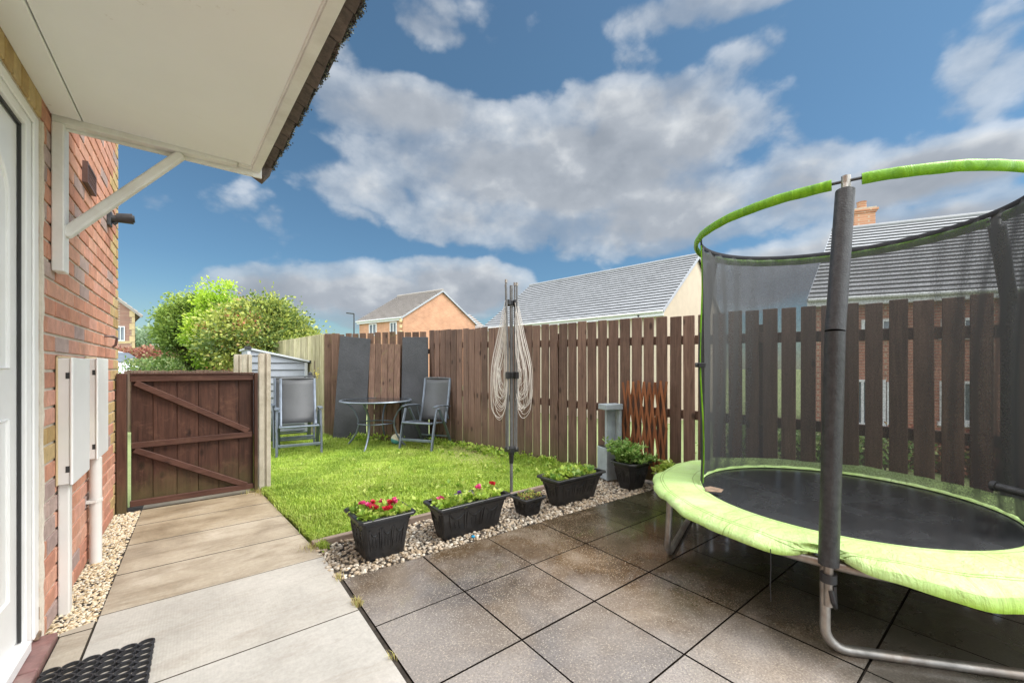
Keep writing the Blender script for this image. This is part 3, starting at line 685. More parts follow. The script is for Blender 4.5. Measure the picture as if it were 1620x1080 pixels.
pebbles('river_gravel', X, Y, rng.uniform(-.028, .002, len(X)), rng.uniform(.009, .020, len(X)), 'stone_grey', 'mixed brown and grey gravel bed under the black planters')
tag(MB().lathe([(.004,0),(.013,.004),(.014,.012),(.006,.017)], (1.53, 2.42, .002), 10).build('bottle_cap', 'blue_bit', smooth=True), 'tiny bright blue plastic cap lying on the gravel', 'cap')

# ================================================================ HOUSE WALL, DOOR, CANOPY
WX = -.545; YC = 4.775
def house():
    h = thing('brick_house', 'orange brick house wall with buff bands at the left edge of the photo', 'house', (WX, 3.5, 0))
    def put(b, *a, **k):
        o = b.build(*a, **k); o.parent = h; o.matrix_parent_inverse = Matrix.Translation((-WX, -3.5, 0)); return o
    b = MB()      # backing (mortar plane), with the door opening
    b.box(WX-.25, WX-.008, 2.672, YC-.008, -.1, 5.2); b.box(WX-.25, WX-.008, -2, 1.50, -.1, 5.2); b.box(WX-.25, WX-.008, 1.50, 2.672, 2.285, 5.2)
    b.box(WX-4, WX-.25, -2, YC-.008, -.1, 5.2)
    put(b, 'wall', 'mortar')
    b = MB(); ch = .0848; L = .2545; j = .014
    def bricks(y0, y1, z0, z1, off=0., corner=False):
        k0 = int(round(z0/ch)); k1 = int(z1/ch)
        for k in range(k0, k1):
            z = k*ch; st = y1-(L/2 if (k % 2) else 0)
            ys = []; y = st
            if k % 2: ys.append((y1-L/2, y1))
            while y > y0+.02:
                ys.append((max(y-L, y0), y)); y -= L
            for ya, yb in ys:
                r = random.random()*.999
                band = k in (9, 10)
                q = corner and (yb > y1-.01) and ((k//3) % 2 == 0 or (yb-ya) < .15)
                if corner and (k//3) % 2 == 0 and ya > y1-.4 and k % 2 and yb < y1-.01 and (yb > y1-.15): q = True
                if band or q: r = 1+random.random()*.95
                pr = random.uniform(-.0012, .0012)
                b.box(WX-.02, WX+pr, ya+(j if ya > y0+.001 else 0), yb, z+j*.5, z+ch-j*.5, r)
    bricks(2.662, YC, -.0848, 5.1, corner=True); bricks(-1.5, 1.5, -.0848, 2.3)
    bricks(-1.5, 2.662, 2.545, 5.1)
    # return face beyond the corner
    for k in range(-1, 60):
        x = WX-.1 if k % 2 else WX
        for i in range(14):
            xb = WX+.0005-(L*i) - (L/2 if k % 2 else 0); b.box(xb-L+j, xb, YC-.03, YC, k*ch+j*.5, (k+1)*ch-j*.5, 1+random.random()*.9 if i == 0 else random.random()*.999)
        if k % 2: b.box(WX-L/2+j, WX+.0005, YC-.03, YC, k*ch+j*.5, (k+1)*ch-j*.5, 1+random.random()*.9)
    y = 2.655
    while y > -1.4:                                   # soldier course over the door
        b.box(WX-.05, WX+.001, y-.0735, y, 2.290, 2.535, 1+random.random()*.95); y -= .0848
    put(b, 'brickwork', 'brick', bevel=.0022)
    # brick reveal strip rough mortar bead by the frame
    b = MB(); b.tube([(WX-.004, 2.668, z) for z in np.linspace(0, 2.28, 40)], [.007+random.random()*.005 for _ in range(40)], 6); put(b, 'mortar_bead', 'mortar', smooth=True)
    # ground-floor air vent, meter pipes
    v = MB(); v.box(WX, WX+.012, 3.44, 3.68, 2.305, 2.42)
    for i in range(9):
        for k_ in range(4): v.box(WX+.012, WX+.022, 3.452+i*.0255, 3.452+i*.0255+.008, 2.318+k_*.0245, 2.337+k_*.0245)
    v.box(WX, WX+.024, 3.43, 3.446, 2.30, 2.425); v.box(WX, WX+.024, 3.67, 3.688, 2.30, 2.425); v.box(WX, WX+.024, 3.446, 3.67, 2.41, 2.425); v.box(WX, WX+.024, 3.446, 3.67, 2.30, 2.312)
    put(v, 'air_vent', 'brown_plastic')
    return h, put
HOUSE, hput = house()
def door():
    d = thing('front_door', 'white plastic front door in its white frame at the left edge', 'door', (WX-.05, 2.1, .06))
    P = lambda b, *a, **k: (lambda o: (setattr(o, 'parent', d), setattr(o, 'matrix_parent_inverse', Matrix.Translation((-(WX-.05), -2.1, -.06))), o)[2])(b.build(*a, **k))
    b = MB(); y0, y1 = 1.505, 2.66
    b.box(-.63, -.562, 2.54, y1, .03, 2.283); b.box(-.63, -.562, y0, 1.60, .03, 2.283); b.box(-.63, -.562, 1.60, 2.54, 2.20, 2.283)
    b.box(-.562, -.553, 2.60, y1, .045, 2.283); b.box(-.562, -.553, y0, 2.60, 2.24, 2.283)
    b.box(-.63, -.548, 1.60, 2.54, .03, .075)
    P(b, 'frame', 'white', bevel=.004, seg=2)
    P(MB().box(-.585, -.5755, 2.530, 2.5395, .08, 2.2).box(-.585, -.5755, 1.61, 2.5395, 2.19, 2.1995), 'gasket', 'gasket')
    lf = P(MB().box(-.62, -.586, 1.605, 2.529, .085, 2.189), 'door_leaf', 'white', bevel=.004)
    m_ = MB()
    for (ya, yb, za, zb, arch) in [(1.72, 2.02, .3, 1.0, 0), (2.12, 2.42, .3, 1.0, 0), (1.72, 2.02, 1.2, 1.85, 1), (2.12, 2.42, 1.2, 1.85, 1)]:
        pts = [(-.586, ya, za), (-.586, yb, za), (-.586, yb, zb)]
        if arch: pts += [(-.586, (ya+yb)/2+(yb-ya)/2*math.cos(t), zb+.15*math.sin(t)) for t in np.linspace(.2, 2.94, 10)]
        pts += [(-.586, ya, zb)]; m_.tube(pts, .009, 6, closed=True)
    P(m_, 'moulding', 'white', smooth=True)
    P(MB().tube([(-.586,1.70,1.05),(-.55,1.70,1.05),(-.545,1.72,1.05),(-.545,1.82,1.05)], .009, 8).box(-.587,-.578,1.675,1.725,.95,1.15), 'handle', 'alu', smooth=True)
    P(MB().box(-.566, -.545, 2.618, 2.663, .03, .055).box(-.562,-.551,2.655,2.664,.1,.16), 'rotten_corner', 'leaf_brown', bevel=.004)
door()
s_ = MB(); s_.box(-.62, -.497, 2.38, 2.662, -.05, .028, .3); s_.box(-.62, -.497, 2.10, 2.374, -.05, .027, .6); s_.box(-.62, -.497, 1.82, 2.094, -.05, .028, .4); s_.box(-.62, -.497, 1.5, 1.814, -.05, .028, .7)
tag(s_.build('doorstep', 'sill_brick', bevel=.006, seg=2), 'plum coloured tiled doorstep under the white door frame', 'doorstep')

def canopy():
    c = thing('door_canopy', 'cream door canopy with mossy tiles projecting over the front door', 'canopy', (WX, 2.0, 2.385))
    P = lambda b, *a, **k: (lambda o: (setattr(o, 'parent', c), setattr(o, 'matrix_parent_inverse', Matrix.Translation((-WX, -2.0, -2.385))), o)[2])(b.build(*a, **k))
    xo = lambda y: .29+(2.83-y)*.054
    y0, y1 = -.2, 2.80
    b = MB(); b.prism([(WX+.105, y0), (xo(y0)-.045, y0), (xo(y1)-.045, y1), (WX+.105, y1)], 2.385, 2.40); P(b, 'soffit', 'soffit')
    b = MB(); b.box(WX, WX+.10, y0, 2.79, 2.379, 2.41); P(b, 'wall_plate', 'soffit', bevel=.003)
    b = MB()
    b.hexa([(WX,2.802,2.352),(.175,2.802,2.368),(.175,2.85,2.368),(WX,2.85,2.352),(WX,2.802,2.42),(.175,2.802,2.42),(.175,2.85,2.42),(WX,2.85,2.42)])
    P(b, 'side_beam', 'white_wood', bevel=.003)
    b = MB(); b.box(WX, .30, 2.853, 2.870, 2.345, 2.46); b.box(.178, .288, 2.80, 2.852, 2.377, 2.44); P(b, 'side_fascia', 'white_wood', bevel=.003)
    b = MB(); n = 2
    b.hexa([(xo(y0)-.044,y0,2.372),(xo(y0),y0,2.372),(xo(2.853),2.853,2.372),(xo(2.853)-.044,2.853,2.372),(xo(y0)-.044,y0,2.47),(xo(y0),y0,2.47),(xo(2.853),2.853,2.47),(xo(2.853)-.044,2.853,2.47)])
    b.tube([(xo(y)-.048, y, 2.384) for y in (y0, 2.80)], .006, 8)
    P(b, 'front_fascia', 'white_wood', bevel=.006, seg=3)
    # roof slope of plain tiles, wall to eaves
    t = MB(); rows = 9; W = .165
    for r_ in range(rows):
        f0 = r_/rows; f1 = (r_+1.45)/rows; y = 3.0-(.08 if r_ % 2 else 0)
        while y > y0:
            ya = y-W+.004; yy = (ya+y)/2; xe = xo(yy)+.084+random.uniform(-.006, .006); ze = 2.455; xt = WX+.02; zt = 2.93
            xa = lerp(xe, xt, f0); za = lerp(ze, zt, f0); xb = lerp(xe, xt, min(1, f1)); zb = lerp(ze, zt, min(1, f1)); za += .012; tl = random.uniform(-.004, .004)
            t.hexa([(xa, ya, za-.014+tl), (xa, y, za-.014-tl), (xb, y, zb-.014), (xb, ya, zb-.014), (xa, ya, za+tl), (xa, y, za-tl), (xb, y, zb), (xb, ya, zb)]); y -= W
    # under-eaves course, seen from below
    y = 2.93
    while y > y0:
        yy = y-W/2; xe = xo(yy)+.064+random.uniform(-.006, .006)
        t.hexa([(xo(yy)-.02, y-W+.004, 2.462), (xe, y-W+.004, 2.430), (xe, y, 2.428), (xo(yy)-.02, y, 2.46), (xo(yy)-.02, y-W+.004, 2.476), (xe, y-W+.004, 2.446), (xe, y, 2.444), (xo(yy)-.02, y, 2.474)]); y -= W
    P(t, 'roof_tiles', 'plain_tile', bevel=.002)
    t = MB(); yy = 2.93; xx = xo(yy)
    t.hexa([(xx-.03,2.872,2.40),(xx+.03,2.872,2.365),(xx+.03,3.0,2.365),(xx-.03,3.0,2.40),(xx-.03,2.872,2.47),(xx+.075,2.872,2.43),(xx+.075,3.0,2.43),(xx-.03,3.0,2.47)])
    P(t, 'end_tile', 'plain_tile', bevel=.003)
    n = 16000; y = rng.uniform(y0, 2.95, n); cl = .5+.5*np.sin(y*31)*np.sin(y*13.7+1); k = rng.random(n) < .25+.75*cl; y = y[k]; n = len(y)
    x = .29+(2.83-y)*.054+.086+np.abs(rng.normal(size=n))*.007*(.4+1.2*cl[k])-.012; z = 2.462+rng.normal(size=n)*.009
    Pn = np.stack([x, y, z], 1); o = leaves('moss', Pn, .0075, 'moss', aspect=.5, rnd=rng.random(n)**1.5); o.parent = c; o.matrix_parent_inverse = Matrix.Translation((-WX, -2.0, -2.385))
    ends = MB().quad((WX+.02, 2.875, 2.47), (.33, 2.875, 2.47), (WX+.02, 2.875, 2.90)); P(ends, 'gable_board', 'white_wood')
    # gallows bracket
    br = P(MB().box(WX+.001, -.503, 2.793, 2.890, 1.655, 2.351), 'bracket', 'white_wood', bevel=.004)
    b = MB(); a = Vector((-.512, 2.842, 1.835)); e = Vector((-.075, 2.842, 2.362)); b.bar(a, e, .046, .052, up=(0,1,0)); b.build('strut', 'white_wood', br, bevel=.012, seg=3)
canopy()

def meter(name, lbl, ya, yb, za, zb):
    m = thing(name, lbl, 'meter box', (WX, ya, za), 0, 'meter boxes on the brick wall')
    x = -.487; I = Matrix.Translation((-WX, -ya, -za))
    def P(b, *a, **k):
        o = b.build(*a, **k); o.parent = m; o.matrix_parent_inverse = I; return o
    P(MB().box(WX+.001, x-.012, ya, yb, za, zb), 'box_body', 'meter', bevel=.004)
    P(MB().box(x-.0115, x, ya-.006, yb+.006, za-.004, zb+.004), 'lid', 'meter', bevel=.005, seg=2).data.materials[0] = M['white']
    P(MB().box(x-.026, x-.013, ya-.0015, ya+.003, zb-.10, zb-.07), 'latch', 'gasket'); P(MB().box(x-.026, x-.013, ya-.0015, ya+.003, za+.06, za+.09), 'latch', 'gasket')
    P(MB().box(WX, WX+.008, ya-.012, ya-.001, za, zb+.012).box(WX, WX+.008, ya-.012, yb, zb+.001, zb+.012), 'sealant', 'quoin', bevel=.003)
meter('meter_box', 'white meter box nearer the door with a square conduit below it', 2.88, 3.25, .632, 1.248)
meter('meter_box', 'white meter box nearer the gate with a round pipe below it', 3.50, 3.84, .646, 1.258)
tag(MB().box(WX+.002, -.503, 2.90, 2.955, -.03, .631).build('conduit', 'pipe', bevel=.006, seg=2), 'white square conduit running from the nearer meter box down to the gravel', 'conduit')
p = MB(); p.tube([(-.508, 3.565, -.02), (-.508, 3.565, .645)], .029, 18)
po = tag(p.build('waste_pipe', 'pipe', smooth=True), 'white round pipe running from the further meter box down to the gravel', 'pipe')
q = MB(); q.tube([(-.508, 3.565, .372), (-.508, 3.565, .39)], .033, 18); q.box(WX, -.50, 3.525, 3.545, .372, .39); q.build('pipe_clip', 'pipe', po, smooth=True)
h_ = MB(); h_.tube([(WX, 4.13, 1.432), (WX+.05, 4.135, 1.432), (WX+.066, 4.14, 1.42), (WX+.058, 4.15, 1.37), (WX+.04, 4.15, 1.352)], .008, 8)
tag(h_.build('wall_hook', 'brown_plastic', smooth=True), 'rusty hook sticking out of the brick wall above the meter boxes', 'hook')
def flood():
    t = thing('security_light', 'small dark security light fixed high near the corner of the brick wall', 'light', (WX, 4.27, 2.33))
    MB().box(0, .022, -.045, .045, -.06, .055).build('base_plate', 'dark_metal', t, bevel=.004)
    MB().tube([(.02,0,.0),(.06,.0,.005)], .028, 12).tube([(.03,0,-.04),(.05,.0,-.02)], .012, 8).build('bracket', 'dark_metal', t, smooth=True)
    MB().tube([(.05,0,.012),(.14,0,.022)], [.034,.040], 14).tube([(.138,0,.022),(.15,0,.023)], .028, 12).build('lamp_head', 'dark_metal', t, smooth=True)
flood()

def rubber_mat():
    # ring mat: an offset grid of open rings joined by small webs
    x1, y1 = -.158, 2.375; x0, y0 = -.475, 1.35; b = MB(); dx = .056; dy = .043; r1 = .0262; z1 = .014
    ny = int((y1-y0)/dy); nx = int((x1-x0)/dx)
    for j in range(ny):
        for i in range(nx+1):
            cx = x1-.022-i*dx; cy = y1-.02-j*dy
            if cx < x0: continue
            n = 14; vs = []; fs = []
            for k in range(n):
                a = 2*math.pi*k/n; c, s = math.cos(a), math.sin(a)
                for rr, z in ((1.02, .0), (1.02, z1), (.80, z1), (.80, .0)): vs.append((cx+c*rr*r1*1.06, cy+s*rr*r1*.86, z+.001))
            for k in range(n):
                k2 = (k+1) % n
                for q in range(4): q2 = (q+1) % 4; fs.append((k*4+q, k2*4+q, k2*4+q2, k*4+q2))
            b._add(vs, fs)
            b.box(cx-.003, cx+.003, cy-dy+.014, cy-.014+.0, .002, z1-.002) if False else None
            if cx-dx > x0: b.box(cx-dx+.020, cx-.020, cy-.006, cy+.006, .001, z1-.002)
    tag(b.build('door_mat', 'rubber', fix=False), 'black rubber ring mat with open honeycomb holes by the doorstep', 'door mat')
rubber_mat()

# ================================================================ GATE, POSTS
def gate():
    g = thing('garden_gate', 'brown boarded garden gate with Z shaped braces across the path', 'gate', (0, 4.62, 0))
    def P(b, *a, **k):
        o = b.build(*a, **k); o.parent = g; o.matrix_parent_inverse = Matrix.Translation((0, -4.62, 0)); return o
    xs = [-.455, -.315, -.155, -.005, .145, .30, .405]; b = MB()
    for i in range(6): b.box(xs[i]+.0015, xs[i+1]-.0015, 4.655+.002*(i % 2), 4.672+.002*(i % 2), .035, 1.13)
    P(b, 'boards', 'gate', bevel=.002)
    P(MB().box(-.452, .421, 4.6745, 4.682, .04, 1.12), 'backing_boards', 'gate')
    def rail(b): return P(b, 'rail', 'gate_rail', bevel=.003)
    rail(MB().box(-.458, .418, 4.622, 4.653, 1.085, 1.142)); rail(MB().box(-.458, .418, 4.612, 4.68, 1.143, 1.158))
    rail(MB().bar((-.45, 4.637, .548), (.405, 4.637, .562), .032, .05)); rail(MB().box(-.458, .418, 4.622, 4.653, .035, .085))
    P(MB().bar((-.425, 4.636, 1.075), (.375, 4.636, .595), .030, .048), 'brace', 'gate_rail', bevel=.003)
    P(MB().bar((-.43, 4.636, .513), (.36, 4.636, .075), .030, .048), 'brace', 'gate_rail', bevel=.003)
    P(MB().box(.422, .452, 4.60, 4.68, .02, 1.155), 'closing_stile', 'gate', bevel=.003)
    
gate()
tag(MB().box(-.538, -.478, 4.60, 4.69, -.03, 1.155).build('gate_post', 'gate', bevel=.004), 'brown timber post between the brick wall and the garden gate', 'post')
def hpost(x, y, z1, lbl, s=.10):
    b = MB(); h = s/2; g = s*.2
    poly = [(-h,-h),(h,-h),(h,-g*.6),(h-g,-g*.5),(h-g,g*.5),(h,g*.6),(h,h),(-h,h),(-h,g*.6),(-h+g,g*.5),(-h+g,-g*.5),(-h,-g*.6)]
    poly = [(-py+x, px_+y) for px_, py in poly]
    b.prism(poly, -.05, z1-.012); b.prism([(x+(p[0]-x)*.86, y+(p[1]-y)*.86) for p in poly], z1-.012, z1)
    return tag(b.build('concrete_post', 'concrete', bevel=.003), lbl, 'post', 'concrete posts by the gate')
hpost(.512, 4.675, 1.345, 'tall slotted concrete post at the closing edge of the garden gate')
a = at(377, 560, 6.1); hpost(a.x, a.y, 1.405, 'slotted concrete post seen over the gate, the left one of the pair beside the shed', .11)
a = at(391, 561, 5.9); hpost(a.x, a.y, 1.40, 'slotted concrete post seen over the gate, the right one of the pair beside the shed', .11)

# ================================================================ FENCES
def picket_run(b, P0, P1, pitch, gap, ztop, zbot, th=.02, wob=.004, jit=.010):
    P0 = Vector(P0); P1 = Vector(P1); L = (P1-P0).length; d = (P1-P0)/L; nrm = Vector((-d.y, d.x)); n = int(L/pitch)
    for i in range(n):
        s0 = i*pitch; s1 = s0+pitch-(gap(s0/L) if callable(gap) else gap)+random.uniform(-wob, wob); t_ = (s0+s1)/2/L
        z1 = ztop(t_)+random.uniform(-jit, jit); z0 = zbot(t_); ln = random.uniform(-.006, .006); o = random.uniform(0, .005)
        c = [P0+d*s0+nrm*o, P0+d*s1+nrm*o, P0+d*s1+nrm*(th+o), P0+d*s0+nrm*(th+o)]
        lean = d*ln
        b.hexa([(p.x, p.y, z0) for p in c]+[(p.x+lean.x, p.y+lean.y, z1) for p in c])
def railbar(P0, P1, z0, z1, off, w_=.035, h=.085):
    P0 = Vector(P0); P1 = Vector(P1); d = (P1-P0).normalized(); nrm = Vector((-d.y, d.x))
    return MB().bar((P0.x+nrm.x*off, P0.y+nrm.y*off, z0), (P1.x+nrm.x*off, P1.y+nrm.y*off, z1), w_, h)
def long_fence():
    f = thing('picket_fence', 'long brown picket fence running behind the trampoline and the planters', 'fence', (3.6, 3.2, 0))
    I = Matrix.Translation((-3.6, -3.2, 0))
    def P(b, *a, **k):
        o = b.build(*a, **k); o.parent = f; o.matrix_parent_inverse = I; return o
    A = (fx(6.13), 6.13); B = (fx(-2.2), -2.2); L = 8.33
    y_ = lambda t: 6.13-8.33*t
    zt = lambda t: np.interp(y_(t), [-2.2, .0, .7, 1.6, 2.6, 4.2, 6.13], [1.66, 1.69, 1.705, 1.715, 1.735, 1.765, 1.825])
    b = MB(); picket_run(b, A, B, .136, lambda t: float(np.interp(t, [0, .2, .38, .6], [.016, .017, .026, .031])), zt, lambda t: .02, .022)
    P(b, 'pickets', 'fence', bevel=.003)
    # rails stand on the far side, as the gaps show
    for zf, nm in ((lambda t: zt(t)-.245, 'rail'), (lambda t: zt(t)-.99, 'rail')):
        d = (Vector(B)-Vector(A)).normalized(); nr = Vector((-d.y, d.x)); r = MB()
        for i in range(4):
            t0, t1 = i/4, (i+1)/4
            p0 = Vector(A).lerp(Vector(B), t0)+nr*.045; p1 = Vector(A).lerp(Vector(B), t1)+nr*.045
            r.bar((p0.x, p0.y, zf(t0)), (p1.x, p1.y, zf(t1)), .038, .088)
        P(r, nm, 'fence', bevel=.003)
    for t in (.04, .30, .56, .82):
        p0 = Vector(A).lerp(Vector(B), t)+nr*.11; P(MB().box(p0.x-.045, p0.x+.045, p0.y-.045, p0.y+.045, -.1, zt(t)-.12), 'post', 'fence', bevel=.003)
long_fence()
def mid_fence():
    A = (1.905, 7.38); B = (3.06, 6.135)
    f = thing('picket_fence', 'short brown picket fence behind the glass table and leaning boards', 'fence', (2.5, 6.75, 0))
    def P(b, *a, **k):
        o = b.build(*a, **k); o.parent = f; o.matrix_parent_inverse = Matrix.Translation((-2.5, -6.75, 0)); return o
    b = MB(); picket_run(b, A, B, .136, .026, lambda t: lerp(1.79, 1.82, t), lambda t: .0); P(b, 'pickets', 'fence_far', bevel=.003)
    d = (Vector(B)-Vector(A)).normalized(); nr = Vector((-d.y, d.x))
    for z in (1.48, .45): P(railbar(A, B, z, z, .05), 'rail', 'fence_far')
mid_fence()
def corner_posts():
    a = at(519, 528, 7.05); b_ = at(531, 528, 7.0)
    for p, l in ((a, 'wide brown fence board beside the pale green fence at the corner'), (b_, 'wide brown fence board next to the left leaning charcoal board')):
        tag(MB().hexa([(p.x-.055, p.y+.03, -.02), (p.x+.05, p.y-.035, -.02), (p.x+.065, p.y-.015, -.02), (p.x-.04, p.y+.05, -.02), (p.x-.055, p.y+.03, 1.80), (p.x+.05, p.y-.035, 1.80), (p.x+.065, p.y-.015, 1.80), (p.x-.04, p.y+.05, 1.80)]).build('fence_board', 'fence_far', bevel=.003), l, 'board')
corner_posts()
def green_fence():
    A = at(514, 528, 7.08); B = at(385, 548, 11.6)
    f = thing('closeboard_fence', 'pale green weathered closeboard fence running behind the metal shed', 'fence', (A.x, A.y, 0))
    def P(b, *a, **k):
        o = b.build(*a, **k); o.parent = f; o.matrix_parent_inverse = Matrix.Translation((-A.x, -A.y, 0)); return o
    b = MB(); picket_run(b, (A.x, A.y), (B.x, B.y), .105, .012, lambda t: 1.80, lambda t: 0, .022, jit=.004, wob=.001)
    P(b, 'boards', 'fence_green', bevel=.002)
    for z in (1.5, .5): P(railbar((A.x, A.y), (B.x, B.y), z, z, -.03), 'rail', 'fence_green')
green_fence()
def low_fence():
    A = at(196, 587, 7.6); B = at(372, 587, 6.6); f = thing('low_fence', 'low dark brown fence seen just above the top of the garden gate', 'fence', (A.x, A.y, 0))
    def P(b, *a, **k):
        o = b.build(*a, **k); o.parent = f; o.matrix_parent_inverse = Matrix.Translation((-A.x, -A.y, 0)); return o
    b = MB(); picket_run(b, (A.x, A.y), (B.x, B.y), .10, .012, lambda t: 1.155, lambda t: 0, .02, jit=.012); P(b, 'pickets', 'fence_far', bevel=.004)
    P(railbar((A.x, A.y), (B.x, B.y), 1.0, 1.0, .04), 'rail', 'fence_far')
low_fence()
# leaning boards
def lean(px0, px1, py0, py1, pxb0, pxb1, lbl, m, planks=0):
    tl = gp(pxb0, 697); tr = gp(pxb1, 696)
    d = Vector((2.5-1.905, 6.75-7.38)) ; A = Vector((1.905, 7.38)); D = (Vector((3.06, 6.135))-A).normalized(); nr = Vector((D.y, -D.x))  # towards the camera
    def onf(px, py, off):   # point on the plane just before the fence
        o = A+nr*abs(off)*-1 if (A+nr).length > A.length else A+nr*off
        # ray (0,0)->dir intersect line o + s D
        r = at(px, py, 1); rx, ry = r.x, r.y; det = rx*(-D.y)-ry*(-D.x); k = (o.x*(-D.y)-o.y*(-D.x))/det
        return Vector((rx*k, ry*k, H-(py-HOR)*k/F_PX))
    t0 = onf(px0, py0, .03); t1 = onf(px1, py1, .03); b0 = onf(pxb0, 697, .28); b1 = onf(pxb1, 697, .28); b0.z = b1.z = .0
    nv = (t1-t0).cross(b0-t0).normalized()*.014
    b = MB()
    if planks:
        for i in range(planks):
            a0 = t0.lerp(t1, i/planks+.004); a1 = t0.lerp(t1, (i+1)/planks-.01); c0 = b0.lerp(b1, i/planks+.004); c1 = b0.lerp(b1, (i+1)/planks-.01); b.slab([a0, a1, c1, c0], nv)
        m0 = t0.lerp(b0, .12); m1 = t1.lerp(b1, .12)
    else: b.slab([t0, t1, b1, b0], nv)
    return tag(b.build('leaning_board', m, bevel=.003), lbl, 'board')
lean(538, 586, 531, 536, 526, 577, 'charcoal felt covered board leaning on the fence left of the table', 'felt')
lean(584.5, 634, 543.5, 544.5, 581, 631, 'brown planked panel leaning between the two charcoal boards', 'fence_far', 5)
lean(636.5, 677, 533, 533, 634, 678, 'narrow charcoal board leaning on the fence behind the reclining chair', 'felt')
tag(MB().lathe([(.0,0),(.012,0),(.012,.003),(0,.003)], (0,0,0), 12).build('paper_scrap','white', loc=None), 'small white dot stuck near the top of the left charcoal board', 'sticker') if False else None

